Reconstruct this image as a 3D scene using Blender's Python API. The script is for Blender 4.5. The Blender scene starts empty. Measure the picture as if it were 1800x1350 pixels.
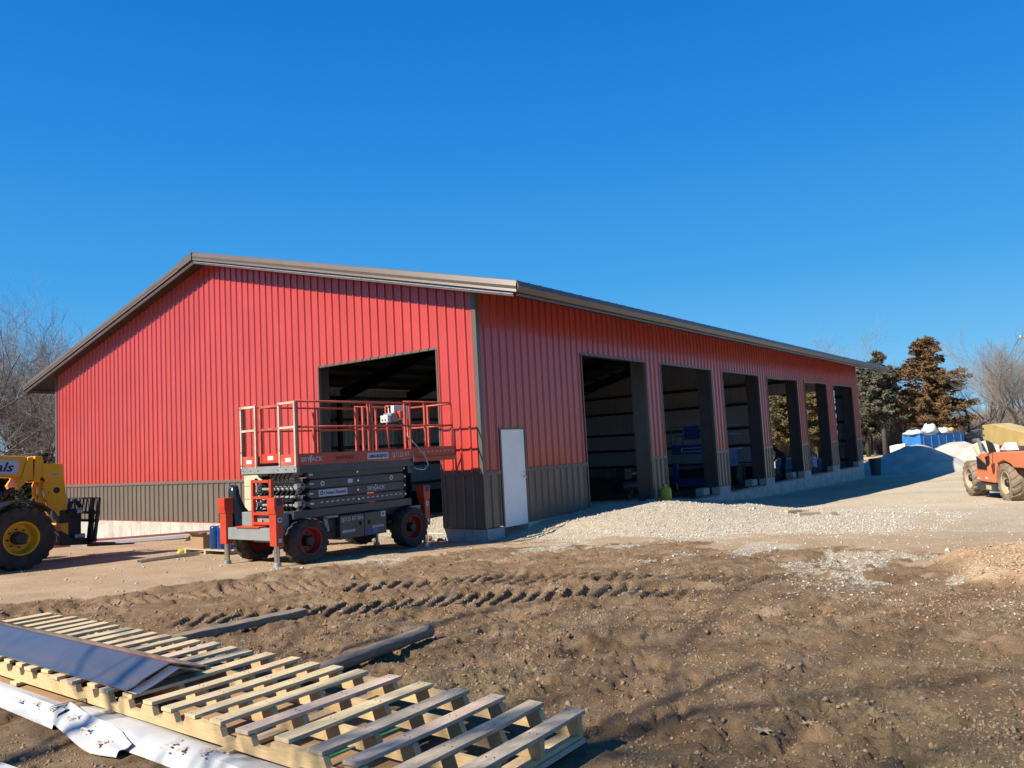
import bpy, math, random
import numpy as np
from mathutils import Matrix, Vector, Euler

# ------------------------------------------------------------------ camera, sky, sun, exposure
SC = bpy.context.scene
COL = SC.collection
CAM = np.array([-12.888, -10.501, 1.65])
def _cam():
    yaw, pitch, roll = math.radians(36.718), math.radians(4.701), math.radians(-3.058)
    f = Vector((math.cos(yaw) * math.cos(pitch), math.sin(yaw) * math.cos(pitch), math.sin(pitch)))
    r = Vector((math.sin(yaw), -math.cos(yaw), 0))
    u = r.cross(f)
    r2 = math.cos(roll) * r + math.sin(roll) * u
    u2 = -math.sin(roll) * r + math.cos(roll) * u
    cd = bpy.data.cameras.new('camera'); c = bpy.data.objects.new('camera', cd); COL.objects.link(c)
    m = Matrix(((r2.x, u2.x, -f.x, CAM[0]), (r2.y, u2.y, -f.y, CAM[1]), (r2.z, u2.z, -f.z, CAM[2]), (0, 0, 0, 1)))
    c.matrix_world = m
    cd.sensor_width = 36; cd.lens = 1374.7 * 36 / 1800
    cd.clip_start = .05; cd.clip_end = 3000
    SC.camera = c
_cam()
SUN_TO = Vector((-1.0, .35, .88)).normalized()        # direction towards the sun
W = bpy.data.worlds.new('World'); SC.world = W; W.use_nodes = True
nt = W.node_tree; nt.nodes.clear()
sky = nt.nodes.new('ShaderNodeTexSky'); sky.sky_type = 'NISHITA'; sky.sun_disc = False
sky.sun_elevation = math.asin(SUN_TO.z)
sky.sun_rotation = math.atan2(SUN_TO.x, SUN_TO.y)
sky.altitude = 0; sky.air_density = 1.0; sky.dust_density = 0.0; sky.ozone_density = 4.0
bg = nt.nodes.new('ShaderNodeBackground'); bg.inputs[1].default_value = 0.085
out = nt.nodes.new('ShaderNodeOutputWorld')
# clear winter air: the same in every direction, deep blue overhead and pale towards the horizon
tcw = nt.nodes.new('ShaderNodeTexCoord'); sxw = nt.nodes.new('ShaderNodeSeparateXYZ'); nt.links.new(tcw.outputs['Generated'], sxw.inputs[0])
rw = nt.nodes.new('ShaderNodeValToRGB'); ew = rw.color_ramp.elements
_st = [(0.0, (.33, .62, .87)), (.05, (.205, .55, .88)), (.10, (.130, .48, .87)), (.20, (.052, .36, .81)), (.365, (.016, .254, .745)), (.505, (.006, .195, .645)), (1.0, (.003, .13, .50))]
ew[0].position, ew[0].color = _st[0][0], (*_st[0][1], 1); ew[1].position, ew[1].color = _st[-1][0], (*_st[-1][1], 1)
for _p, _c in _st[1:-1]:
    _e = ew.new(_p); _e.color = (*_c, 1)
nt.links.new(sxw.outputs[2], rw.inputs[0])
vm = nt.nodes.new('ShaderNodeVectorMath'); vm.operation = 'SCALE'; vm.inputs['Scale'].default_value = 6.1; nt.links.new(rw.outputs[0], vm.inputs[0])
mxw = nt.nodes.new('ShaderNodeMix'); mxw.data_type = 'RGBA'; mxw.inputs[0].default_value = .96
nt.links.new(sky.outputs[0], mxw.inputs[6]); nt.links.new(vm.outputs[0], mxw.inputs[7])
nt.links.new(mxw.outputs[2], bg.inputs[0]); nt.links.new(bg.outputs[0], out.inputs[0])
sd = bpy.data.lights.new('sun', 'SUN'); sd.energy = 5.0; sd.angle = math.radians(.5); sd.color = (1, .91, .78)
so = bpy.data.objects.new('sun', sd); COL.objects.link(so); so.location = (-30, 10, 30)
so.rotation_euler = SUN_TO.to_track_quat('Z', 'Y').to_euler()
SC.view_settings.view_transform = 'Standard'; SC.view_settings.look = 'None'
SC.view_settings.exposure = 0.95; SC.view_settings.gamma = 1; SC.view_settings.use_curve_mapping = False
SC.render.engine = 'CYCLES'
SC.cycles.max_bounces = 8; SC.cycles.diffuse_bounces = 4

# ------------------------------------------------------------------ helpers
rnd = random.Random(7)
RNG = np.random.default_rng(11)

ALB = .71     # real albedos: exposure 0.95 goes with these
def mat(name, color, rough=.6, metal=0.0, vary=0.0, vscale=3.0, bump=0.0, bscale=40.0, dirt=0.0, dirtcol=(.30, .22, .15), spec=.5, back=None, stretch=(1, 1, 1), vcol=None, dirtscale=2.2, emis=None, coat=0.0):
    if metal < .5:
        color = tuple(min(.9, q * ALB) for q in color); dirtcol = tuple(q * ALB for q in dirtcol); vcol = tuple(q * ALB for q in vcol) if vcol else None
    m = bpy.data.materials.new(name); m.use_nodes = True
    t = m.node_tree; t.nodes.clear(); N = t.nodes.new; L = t.links.new
    o = N('ShaderNodeOutputMaterial'); b = N('ShaderNodeBsdfPrincipled'); L(b.outputs[0], o.inputs[0])
    b.inputs['Roughness'].default_value = rough; b.inputs['Metallic'].default_value = metal
    b.inputs['Specular IOR Level'].default_value = spec
    if coat: b.inputs['Coat Weight'].default_value = coat; b.inputs['Coat Roughness'].default_value = .12
    rgb = N('ShaderNodeRGB'); rgb.outputs[0].default_value = (*color, 1); c = rgb.outputs[0]
    tc = N('ShaderNodeTexCoord'); mp = N('ShaderNodeMapping'); L(tc.outputs['Object'], mp.inputs[0]); mp.inputs['Scale'].default_value = stretch
    oi = N('ShaderNodeObjectInfo'); add = N('ShaderNodeVectorMath'); add.operation = 'ADD'
    mul = N('ShaderNodeVectorMath'); mul.operation = 'SCALE'; cx = N('ShaderNodeCombineXYZ')
    L(oi.outputs['Random'], cx.inputs[0]); L(oi.outputs['Random'], cx.inputs[1]); L(cx.outputs[0], mul.inputs[0]); mul.inputs['Scale'].default_value = 37.0
    L(mp.outputs[0], add.inputs[0]); L(mul.outputs[0], add.inputs[1]); vec = add.outputs[0]
    if vary > 0:
        n = N('ShaderNodeTexNoise'); n.inputs['Scale'].default_value = vscale; n.inputs['Detail'].default_value = 6; n.inputs['Roughness'].default_value = .6
        L(vec, n.inputs['Vector'])
        mx = N('ShaderNodeMix'); mx.data_type = 'RGBA'; mx.blend_type = 'MIX'
        c2 = vcol if vcol else tuple(min(1, x * (1 - vary)) for x in color)
        c1 = tuple(min(1, x * (1 + vary * .5)) for x in color)
        mx.inputs[6].default_value = (*c1, 1); mx.inputs[7].default_value = (*c2, 1)
        cr = N('ShaderNodeMapRange'); cr.inputs[1].default_value = .3; cr.inputs[2].default_value = .7; L(n.outputs[0], cr.inputs[0])
        L(cr.outputs[0], mx.inputs[0]); c = mx.outputs[2]
    if dirt > 0:
        n2 = N('ShaderNodeTexNoise'); n2.inputs['Scale'].default_value = dirtscale; n2.inputs['Detail'].default_value = 9; n2.inputs['Roughness'].default_value = .72
        L(vec, n2.inputs['Vector'])
        r2 = N('ShaderNodeMapRange'); r2.inputs[1].default_value = .62 - .35 * dirt; r2.inputs[2].default_value = .85 - .25 * dirt; L(n2.outputs[0], r2.inputs[0])
        r3 = N('ShaderNodeMath'); r3.operation = 'MULTIPLY'; r3.inputs[1].default_value = min(1, dirt * 1.3); L(r2.outputs[0], r3.inputs[0])
        m2 = N('ShaderNodeMix'); m2.data_type = 'RGBA'; L(c, m2.inputs[6]); m2.inputs[7].default_value = (*dirtcol, 1); L(r3.outputs[0], m2.inputs[0]); c = m2.outputs[2]
        ra = N('ShaderNodeMapRange'); ra.inputs[3].default_value = rough; ra.inputs[4].default_value = .9; L(r3.outputs[0], ra.inputs[0]); L(ra.outputs[0], b.inputs['Roughness'])
    if back is not None:
        g = N('ShaderNodeNewGeometry'); m3 = N('ShaderNodeMix'); m3.data_type = 'RGBA'; L(c, m3.inputs[6]); m3.inputs[7].default_value = (*back, 1); L(g.outputs['Backfacing'], m3.inputs[0]); c = m3.outputs[2]
    L(c, b.inputs['Base Color'])
    if bump > 0:
        n3 = N('ShaderNodeTexNoise'); n3.inputs['Scale'].default_value = bscale; n3.inputs['Detail'].default_value = 6; L(vec, n3.inputs['Vector'])
        bp = N('ShaderNodeBump'); bp.inputs['Strength'].default_value = bump; bp.inputs['Distance'].default_value = .01; L(n3.outputs[0], bp.inputs['Height']); L(bp.outputs[0], b.inputs['Normal'])
    if emis: b.inputs['Emission Color'].default_value = (*emis, 1); b.inputs['Emission Strength'].default_value = 1
    return m

M = {}
def defmats():
    M['red_panel'] = mat('red painted steel', (.57, .066, .047), .28, 0, .10, .8, .05, 3, back=(.50, .53, .60), dirt=.10, dirtcol=(.44, .13, .11), coat=.55)
    M['bronze_panel'] = mat('bronze painted steel', (.185, .150, .120), .30, 0, .12, .8, .05, 3, back=(.50, .53, .60), dirt=.2, dirtcol=(.24, .19, .14))
    M['trim'] = mat('bronze trim', (.145, .118, .100), .33, 0, .12, 1.2, dirt=.12, dirtcol=(.26, .21, .17))
    M['soffit'] = mat('dark bronze soffit', (.05, .036, .03), .4, 0, .2, 2)
    M['redtrim'] = mat('red base trim', (.45, .07, .05), .5)
    M['concrete'] = mat('poured concrete', (.56, .53, .47), .85, 0, .25, 2.2, .3, 30, dirt=.4, dirtcol=(.38, .32, .25))
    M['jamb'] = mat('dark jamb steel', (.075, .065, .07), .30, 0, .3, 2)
    M['girt'] = mat('steel girt', (.10, .10, .105), .5, .2, .2, 3)
    M['truss'] = mat('red oxide steel', (.05, .03, .03), .6)
    M['door'] = mat('off white steel door', (1.1, 1.08, 1.04), .5, 0, .06, 1.5, dirt=.08)
    M['chrome'] = mat('bright metal', (.62, .62, .6), .25, 1, .2, 12)
    M['steel'] = mat('galvanised steel', (.42, .42, .41), .4, .7, .25, 8, dirt=.2)
    M['roof'] = mat('bronze roof steel', (.10, .078, .062), .4, 0, .1, 1)
    M['lift_red'] = mat('orange red lift paint', (.58, .058, .022), .42, 0, .18, 4, .04, 20, dirt=.22, dirtcol=(.45, .25, .18))
    M['lift_rail'] = mat('faded orange rail paint', (.60, .085, .045), .45, 0, .25, 9, dirt=.34, dirtcol=(.66, .40, .29), dirtscale=4)
    M['lift_grey'] = mat('charcoal lift paint', (.050, .056, .066), .36, 0, .2, 3, .03, 20, dirt=.2, dirtcol=(.16, .13, .11))
    M['lift_lgrey'] = mat('light grey lift steel', (.30, .32, .32), .5, .1, .2, 5, dirt=.25)
    M['tyre'] = mat('dusty rubber', (.035, .030, .027), .85, 0, .3, 9, .25, 60, dirt=.5, dirtcol=(.17, .125, .09))
    M['tyre_tan'] = mat('mud caked rubber', (.14, .11, .085), .9, 0, .3, 9, .3, 60, dirt=.85, dirtcol=(.36, .27, .19))
    M['rim_red'] = mat('red wheel rim', (.38, .03, .02), .5, 0, .2, 8, dirt=.25)
    M['hub'] = mat('dark hub', (.03, .03, .032), .5, .3)
    M['rim_yellow'] = mat('yellow wheel rim', (.95, .46, .01), .45, 0, .2, 6, dirt=.25, dirtcol=(.22, .12, .05))
    M['rim_cream'] = mat('cream wheel rim', (.55, .44, .28), .6, 0, .2, 6, dirt=.4)
    M['yellow'] = mat('construction yellow paint', (1.05, .46, .004), .38, 0, .12, 2, .03, 10, dirt=.22, dirtcol=(.35, .20, .06))
    M['cream'] = mat('pale yellow boom paint', (.66, .50, .19), .5, 0, .15, 2, dirt=.35, dirtcol=(.6, .48, .30))
    M['orange'] = mat('faded orange body paint', (.80, .25, .115), .48, 0, .12, 2, dirt=.3, dirtcol=(.62, .30, .17))
    M['blackp'] = mat('black plastic', (.022, .024, .028), .35, 0, .2, 5, dirt=.2, dirtcol=(.10, .09, .08))
    M['blacksteel'] = mat('black steel', (.025, .024, .024), .5, .2, .3, 6, dirt=.3, dirtcol=(.12, .09, .07))
    M['bag'] = mat('black plastic sheet', (.018, .020, .026), .22, 0, .2, 8, .9, 7, spec=.7)
    M['hose'] = mat('hydraulic hose', (.03, .03, .03), .5)
    M['white'] = mat('white paint', (.72, .72, .70), .5, 0, .08, 4, dirt=.12)
    M['decal_white'] = mat('white decal', (.60, .64, .70), .45)
    M['decal_blue'] = mat('blue decal', (.02, .05, .30), .45)
    M['decal_navy'] = mat('navy lettering', (.012, .02, .10), .5)
    M['decal_red'] = mat('red decal', (.5, .03, .03), .5)
    M['decal_black'] = mat('black lettering', (.02, .015, .015), .6)
    M['decal_yellow'] = mat('yellow hazard stripe', (.65, .45, .12), .5)
    M['pine'] = mat('fresh pine lumber', (.80, .60, .34), .72, 0, .22, 5, .15, 30, stretch=(2.5, 22, 22), dirt=.25, dirtcol=(.30, .22, .14), dirtscale=3)
    M['pine_y'] = mat('yellow pine lumber', (.78, .62, .35), .72, 0, .25, 5, .15, 30, stretch=(2.5, 22, 22), dirt=.3, dirtcol=(.28, .24, .15), dirtscale=3)
    M['pine_p'] = mat('pinkish lumber', (.76, .56, .40), .75, 0, .25, 5, .15, 30, stretch=(2.5, 22, 22), dirt=.3, dirtcol=(.24, .17, .12), dirtscale=3)
    M['pine_w'] = mat('weathered lumber', (.62, .50, .35), .8, 0, .3, 5, .2, 30, stretch=(2.5, 22, 22), dirt=.4, dirtcol=(.16, .12, .09), dirtscale=3)
    M['stringer'] = mat('pine stringer', (.74, .52, .26), .72, 0, .2, 5, .15, 30, stretch=(22, 2.5, 22), dirt=.2, dirtcol=(.36, .22, .11), dirtscale=3)
    M['cardboard'] = mat('brown cardboard', (.42, .26, .13), .8, 0, .15, 3, .1, 30, dirt=.15)
    M['greywood'] = mat('grey weathered timber', (.34, .27, .20), .85, 0, .4, 4, .6, 25, stretch=(2, 18, 18), dirt=.4, dirtcol=(.17, .125, .09))
    M['foam'] = mat('white foam wrap', (.62, .62, .60), .55, 0, .05, 4, .1, 8, dirt=.16, dirtcol=(.52, .42, .30), dirtscale=5)
    M['mudsmear'] = mat('dried mud smear', (.78, .60, .44), .9, 0, .3, 12, .4, 40)
    M['strap'] = mat('green strapping', (.01, .24, .13), .4)
    M['cap'] = mat('glossy bronze ridge cap', (.11, .092, .088), .24, 0, .1, 1, spec=.9, coat=.6)
    M['blue_wrap'] = mat('blue wrapped rolls', (.012, .06, .22), .22, 0, .2, 6, .5, 10)
    M['yellowpl'] = mat('yellow plastic', (.75, .62, .02), .5)
    M['red_sheet'] = mat('dull red sheet', (.20, .055, .055), .5, 0, .2, 3)
    M['yellow_can'] = mat('yellow cylinder paint', (1.15, .66, .02), .45, 0, .2, 5, dirt=.3)
    M['blue_mach'] = mat('blue machine paint', (.012, .09, .33), .42, 0, .2, 3, dirt=.15)
    M['blue_bin'] = mat('blue dumpster paint', (.03, .22, .62), .45, 0, .2, 2, .05, 10, dirt=.25, dirtcol=(.20, .30, .42))
    M['bagw'] = mat('white plastic bag', (.78, .80, .82), .35, 0, .1, 5, .6, 8)
    M['bagy'] = mat('yellow insulation', (.75, .55, .16), .8, 0, .2, 8)
    M['blue_tarp'] = mat('pale blue plastic', (.16, .28, .55), .5, 0, .3, 3)
    M['carblack'] = mat('dark car paint', (.015, .017, .022), .25, .2, .1, 3, coat=.5)
    M['carglass'] = mat('car window glass', (.04, .06, .09), .06, 0, spec=.9)
    M['can'] = mat('grey plastic bin', (.065, .07, .075), .6, 0, .2, 4, dirt=.3)
    M['jacket'] = mat('dark work clothes', (.02, .024, .032), .85, 0, .2, 9)
    M['skin'] = mat('skin', (.42, .26, .19), .6)
    M['redwood'] = mat('reddish boards', (.42, .24, .15), .75, 0, .3, 4, .1, 20, dirt=.2)
    M['bark'] = mat('grey bark', (.20, .175, .155), .9, 0, .35, 6, .5, 14)
    M['bark_d'] = mat('dark bark', (.10, .085, .072), .9, 0, .35, 6, .5, 14)
    M['twig'] = mat('pale twigs', (.33, .29, .25), .9, 0, .3, 3)
    M['twig_b'] = mat('brown twigs', (.21, .165, .14), .9, 0, .3, 3)
    M['pole'] = mat('wooden pole', (.22, .17, .13), .85, 0, .3, 5)
    M['stem'] = mat('leafless brush', (.24, .195, .165), .9, 0, .35, .5)
    M['cream_box'] = mat('cream cartons', (.62, .54, .36), .7, 0, .08, 4)
    M['clay'] = mat('reddish brick scrap', (.50, .17, .09), .8)
defmats()

def foliage(name, c1, c2, c3):
    c1, c2, c3 = (tuple(q * ALB for q in c) for c in (c1, c2, c3))
    m = bpy.data.materials.new(name); m.use_nodes = True; t = m.node_tree; N = t.nodes.new; L = t.links.new
    b = t.nodes['Principled BSDF']; b.inputs['Roughness'].default_value = .75; b.inputs['Specular IOR Level'].default_value = .2
    tc = N('ShaderNodeTexCoord'); n = N('ShaderNodeTexNoise'); n.inputs['Scale'].default_value = .9; n.inputs['Detail'].default_value = 8; n.inputs['Roughness'].default_value = .75
    L(tc.outputs['Object'], n.inputs['Vector'])
    r = N('ShaderNodeValToRGB'); e = r.color_ramp.elements; e[0].position = .36; e[0].color = (*c1, 1); e[1].position = .66; e[1].color = (*c3, 1)
    x = e.new(.5); x.color = (*c2, 1); L(n.outputs[0], r.inputs[0]); L(r.outputs[0], b.inputs['Base Color'])
    return m
M['fol_grey'] = foliage('grey green cedar foliage', (.085, .09, .06), (.16, .155, .11), (.25, .22, .155))
M['fol_rust'] = foliage('rusty cedar foliage', (.10, .08, .045), (.21, .125, .06), (.30, .17, .075))
M['fol_gold'] = foliage('golden cedar foliage', (.09, .08, .04), (.20, .15, .06), (.34, .22, .08))
M['fol_dark'] = foliage('dark evergreen foliage', (.025, .035, .02), (.05, .06, .035), (.09, .09, .05))

_off = {}
def woff(o):
    if o is None: return np.zeros(3)
    return _off.get(o.name, np.zeros(3))

class MB:
    """collects primitives; build() links them as one mesh object"""
    def __init__(s): s.v = []; s.f = []
    def add(s, vs, fs):
        b = len(s.v); s.v.extend([tuple(map(float, p)) for p in vs]); s.f.extend([tuple(i + b for i in f) for f in fs]); return s
    def box(s, x0, x1, y0, y1, z0, z1):
        if x0 > x1: x0, x1 = x1, x0
        if y0 > y1: y0, y1 = y1, y0
        if z0 > z1: z0, z1 = z1, z0
        return s.add([(x0, y0, z0), (x1, y0, z0), (x1, y1, z0), (x0, y1, z0), (x0, y0, z1), (x1, y0, z1), (x1, y1, z1), (x0, y1, z1)],
                     [(0, 3, 2, 1), (4, 5, 6, 7), (0, 1, 5, 4), (1, 2, 6, 5), (2, 3, 7, 6), (3, 0, 4, 7)])
    def bar(s, a, b, w, h, up=(0, 0, 1)):
        a = Vector(a); b = Vector(b); d = (b - a).normalized(); u = Vector(up)
        if abs(d.dot(u)) > .98: u = Vector((1, 0, 0))
        r = d.cross(u).normalized() * w / 2; u2 = r.cross(d).normalized() * h / 2
        p = [a - r - u2, a + r - u2, a + r + u2, a - r + u2, b - r - u2, b + r - u2, b + r + u2, b - r + u2]
        return s.add(p, [(0, 3, 2, 1), (4, 5, 6, 7), (0, 1, 5, 4), (1, 2, 6, 5), (2, 3, 7, 6), (3, 0, 4, 7)])
    def tube(s, pts, r, n=8, cap=True):
        pts = [Vector(p) for p in pts]
        rs = r if hasattr(r, '__len__') else [r] * len(pts)
        rings = []; prev = None
        for i, p in enumerate(pts):
            d = (pts[min(i + 1, len(pts) - 1)] - pts[max(i - 1, 0)]).normalized()
            if prev is None:
                u = Vector((0, 0, 1)) if abs(d.z) < .9 else Vector((1, 0, 0)); a = d.cross(u).normalized()
            else:
                a = (prev - d * prev.dot(d)).normalized()
            prev = a; b = d.cross(a)
            rings.append([p + (a * math.cos(2 * math.pi * k / n) + b * math.sin(2 * math.pi * k / n)) * rs[i] for k in range(n)])
        vs = [q for rg in rings for q in rg]; fs = []
        for i in range(len(rings) - 1):
            for k in range(n):
                k2 = (k + 1) % n; fs.append((i * n + k, i * n + k2, (i + 1) * n + k2, (i + 1) * n + k))
        if cap: fs.append(tuple(range(n - 1, -1, -1))); fs.append(tuple((len(rings) - 1) * n + k for k in range(n)))
        return s.add(vs, fs)
    def lathe(s, prof, c, axis='y', n=32):
        """prof: (radius, offset along axis)"""
        vs = []; fs = []; c = np.array(c, float)
        for (r, h) in prof:
            for k in range(n):
                a = 2 * math.pi * k / n; x, y = r * math.cos(a), r * math.sin(a)
                p = (x, h, y) if axis == 'y' else ((h, x, y) if axis == 'x' else (x, y, h))
                vs.append(c + p)
        for i in range(len(prof) - 1):
            for k in range(n):
                k2 = (k + 1) % n
                q = (i * n + k, i * n + k2, (i + 1) * n + k2, (i + 1) * n + k)
                fs.append(q if axis != 'y' else q[::-1])
        return s.add(vs, fs)
    def prism(s, poly, a0, a1, axis='y'):
        """poly in the plane perpendicular to axis, (x,z) for y, (y,z) for x, (x,y) for z"""
        n = len(poly)
        def P(p, a): return (p[0], a, p[1]) if axis == 'y' else ((a, p[0], p[1]) if axis == 'x' else (p[0], p[1], a))
        vs = [P(p, a0) for p in poly] + [P(p, a1) for p in poly]
        fs = [tuple(range(n)), tuple(range(2 * n - 1, n - 1, -1))] + [((i + 1) % n, i, n + i, n + (i + 1) % n) for i in range(n)]
        return s.add(vs, fs)
    def build(s, name, m, parent=None, label=None, bevel=0, smooth=False, kind=None, fixn=True):
        me = bpy.data.meshes.new(name)
        off = woff(parent)
        vs = np.array(s.v) - off
        me.from_pydata(vs.tolist(), [], s.f)
        me.materials.append(m if not isinstance(m, str) else M[m])
        if fixn:
            import bmesh
            bm = bmesh.new(); bm.from_mesh(me); bmesh.ops.recalc_face_normals(bm, faces=bm.faces); bm.to_mesh(me); bm.free()
        if smooth: me.shade_smooth()
        me.update()
        o = bpy.data.objects.new(name, me); COL.objects.link(o)
        if parent: o.parent = parent
        if bevel:
            bv = o.modifiers.new('bevel', 'BEVEL'); bv.width = bevel; bv.segments = 2; bv.limit_method = 'ANGLE'; bv.angle_limit = .7
        if smooth:
            pass
        if label: o['label'] = label
        if kind: o['kind'] = kind
        _off[o.name] = off
        return o

def tag(o, label, cat, group=None):
    o['label'] = label; o['category'] = cat
    if group: o['group'] = group
    return o
def thing(name, label, cat, loc=(0, 0, 0), group=None, rotz=0, local=False):
    o = bpy.data.objects.new(name, None); COL.objects.link(o); o.location = loc; o.rotation_euler = (0, 0, rotz)
    o.empty_display_size = .3
    if not local: _off[o.name] = np.array(loc, float)
    else: _off[o.name] = np.zeros(3)
    return tag(o, label, cat, group)
def copy_thing(root, loc, rotz=0, scale=None, label=None, group=None):
    r = root.copy(); COL.objects.link(r); r.location = loc; r.rotation_euler = (0, 0, rotz)
    if scale: r.scale = scale if hasattr(scale, '__len__') else (scale,) * 3
    if label: r['label'] = label
    if group: r['group'] = group
    for ch in list(root.children):
        c = ch.copy(); COL.objects.link(c); c.parent = r
        for g in list(ch.children):
            d = g.copy(); COL.objects.link(d); d.parent = c
    return r

def text(s, size, m, parent, origin, xdir, updir, name='lettering', shear=0.0, width=None, depth=.0015, bold=0.0):
    """flat lettering: origin = lower left corner in world (or local) coordinates"""
    cu = bpy.data.curves.new('t', 'FONT'); cu.body = s; cu.size = size; cu.extrude = depth; cu.shear = shear; cu.offset = bold; cu.resolution_u = 2
    o = bpy.data.objects.new('t', cu)
    COL.objects.link(o); dg = bpy.context.evaluated_depsgraph_get()
    me = bpy.data.meshes.new_from_object(o.evaluated_get(dg)); bpy.data.objects.remove(o); bpy.data.curves.remove(cu)
    co = np.zeros(len(me.vertices) * 3); me.vertices.foreach_get('co', co); co = co.reshape(-1, 3)
    w = co[:, 0].max() - co[:, 0].min(); co[:, 0] -= co[:, 0].min()
    if width: co[:, 0] *= width / w
    X = np.array(xdir, float); X /= np.linalg.norm(X); U = np.array(updir, float); U /= np.linalg.norm(U); Nn = np.cross(X, U)
    p = np.array(origin, float) + co[:, :1] * X + co[:, 1:2] * U + co[:, 2:3] * Nn - woff(parent)
    me.vertices.foreach_set('co', p.ravel()); me.materials.clear(); me.materials.append(M[m]); me.update(); me.name = name
    q = bpy.data.objects.new(name, me); COL.objects.link(q); q.parent = parent
    _off[q.name] = woff(parent)
    return q

# ------------------------------------------------------------------ value noise (numpy)
def _hash(ix, iy, seed):
    h = (ix.astype(np.int64) * 374761393 + iy.astype(np.int64) * 668265263 + seed * 1274126177) & 0xffffffff
    h = ((h ^ (h >> 13)) * 1274126177) & 0xffffffff
    return ((h ^ (h >> 16)) & 0xffff) / 65535.0
def vnoise(x, y, seed=0):
    ix = np.floor(x); iy = np.floor(y); fx = x - ix; fy = y - iy
    fx = fx * fx * (3 - 2 * fx); fy = fy * fy * (3 - 2 * fy)
    a = _hash(ix, iy, seed); b = _hash(ix + 1, iy, seed); c = _hash(ix, iy + 1, seed); d = _hash(ix + 1, iy + 1, seed)
    return (a * (1 - fx) + b * fx) * (1 - fy) + (c * (1 - fx) + d * fx) * fy - .5
def fbm(x, y, sc, oct=4, seed=0, gain=.5):
    t = 0; a = 1
    for o in range(oct):
        ang = .6 * o + .3; c, s = math.cos(ang), math.sin(ang)
        t = t + a * vnoise((x * c - y * s) * sc, (x * s + y * c) * sc, seed + o * 17); a *= gain; sc *= 2.03
    return t
def sstep(a, b, x): t = np.clip((x - a) / (b - a), 0, 1); return t * t * (3 - 2 * t)

# ------------------------------------------------------------------ terrain
GX = np.array([-60, -16, -9, -5, -2, 0, .6, 1.2, 2, 3, 4.4, 5.7, 7, 8.5, 11, 15.5, 22, 28, 34, 42, 60, 120, 1500.])
GY = np.array([-40, -12, -8, -5, -3.3, -1.8, -.02, .3, 3, 9, 19.7, 20.3, 30, 60.])
GZ = np.array([
 # -60  -16   -9   -5    -2    0    .6   1.2   2    3    4.4   5.7   7    8.5   11  15.5   22    28    34    42    60   120  1500
 [ 0,   0,   0,   0, -.02,-.04,-.05,-.06,-.08,-.10,-.14,-.18,-.22,-.27,-.36,-.46,-.62,-.72,-.82,-.9, -.4, -.2, 0],
 [ 0,   0,   0,   0, -.02,-.05,-.06,-.07,-.09,-.12,-.16,-.20,-.24,-.29,-.38,-.48,-.64,-.76,-.86,-.92,-.4, -.2, 0],
 [ 0,   0,   0,   0, -.03,-.06,-.07,-.09,-.11,-.14,-.18,-.22,-.27,-.32,-.40,-.50,-.66,-.78,-.88,-.94,-.4, -.2, 0],
 [ 0,   0,   0, -.01,-.05,-.10,-.11,-.12,-.12,-.12,-.12,-.16,-.24,-.33,-.45,-.56,-.70,-.82,-.90,-.95,-.4, -.2, 0],
 [ 0,   0,   0, -.02,-.07,-.14,-.16,-.15,-.08, .03, .10, .02,-.20,-.38,-.50,-.64,-.76,-.86,-.92,-.96,-.4, -.2, 0],
 [ 0,   0,   0, -.04,-.10,-.20,-.22,-.18,-.02, .08, .16, .13, .00,-.16,-.44,-.68,-.80,-.90,-.98,-.98,-.4, -.2, 0],
 [ 0,   0,   0, -.05,-.13,-.27,-.25,-.20,-.06,-.02, .07, .02,-.04,-.14,-.40,-.68,-.82,-.92,-1.0,-1.0,-.4, -.2, 0],
 [ 0,   0,   0, -.05,-.14,-.28,-.26,-.20,-.08,-.02, .05, .00,-.08,-.20,-.36,-.38,-.38,-.38,-1.0,-1.0,-.4, -.2, 0],
 [ 0,   0, -.02,-.08,-.18,-.30,-.28,-.22,-.12,-.05,-.02,-.08,-.18,-.28,-.34,-.38,-.38,-.38,-1.0,-1.0,-.4, -.2, 0],
 [ 0,   0, -.06,-.14,-.25,-.36,-.34,-.34,-.34,-.34,-.34,-.34,-.35,-.36,-.38,-.38,-.38,-.38,-1.0,-1.0,-.4, -.2, 0],
 [-.1,-.2, -.4, -.5, -.6, -.70,-.4, -.38,-.38,-.38,-.38,-.38,-.38,-.38,-.38,-.38,-.38,-.38,-1.0,-1.0,-.4, -.2, 0],
 [-.1,-.2, -.4, -.5, -.6, -.70,-.7, -.7, -.7, -.7, -.7, -.7, -.7, -.7, -.75,-.8, -.85,-.9, -1.0,-1.0,-.4, -.2, 0],
 [-.1,-.2, -.3, -.4, -.5, -.55,-.55,-.55,-.55,-.55,-.55,-.55,-.55,-.6, -.6, -.65,-.7, -.75,-.8, -.8, -.4, -.2, 0],
 [-.1,-.1, -.1, -.2, -.2, -.2, -.2, -.2, -.2, -.2, -.2, -.2, -.2, -.2, -.2, -.2, -.2, -.2, -.2, -.2, -.2, -.1, 0]])
def table(x, y):
    x = np.clip(x, GX[0], GX[-1] - 1e-6); y = np.clip(y, GY[0], GY[-1] - 1e-6)
    i = np.clip(np.searchsorted(GX, x, 'right') - 1, 0, len(GX) - 2); j = np.clip(np.searchsorted(GY, y, 'right') - 1, 0, len(GY) - 2)
    fx = (x - GX[i]) / (GX[i + 1] - GX[i]); fy = (y - GY[j]) / (GY[j + 1] - GY[j])
    return (GZ[j, i] * (1 - fx) + GZ[j, i + 1] * fx) * (1 - fy) + (GZ[j + 1, i] * (1 - fx) + GZ[j + 1, i + 1] * fx) * fy
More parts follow.
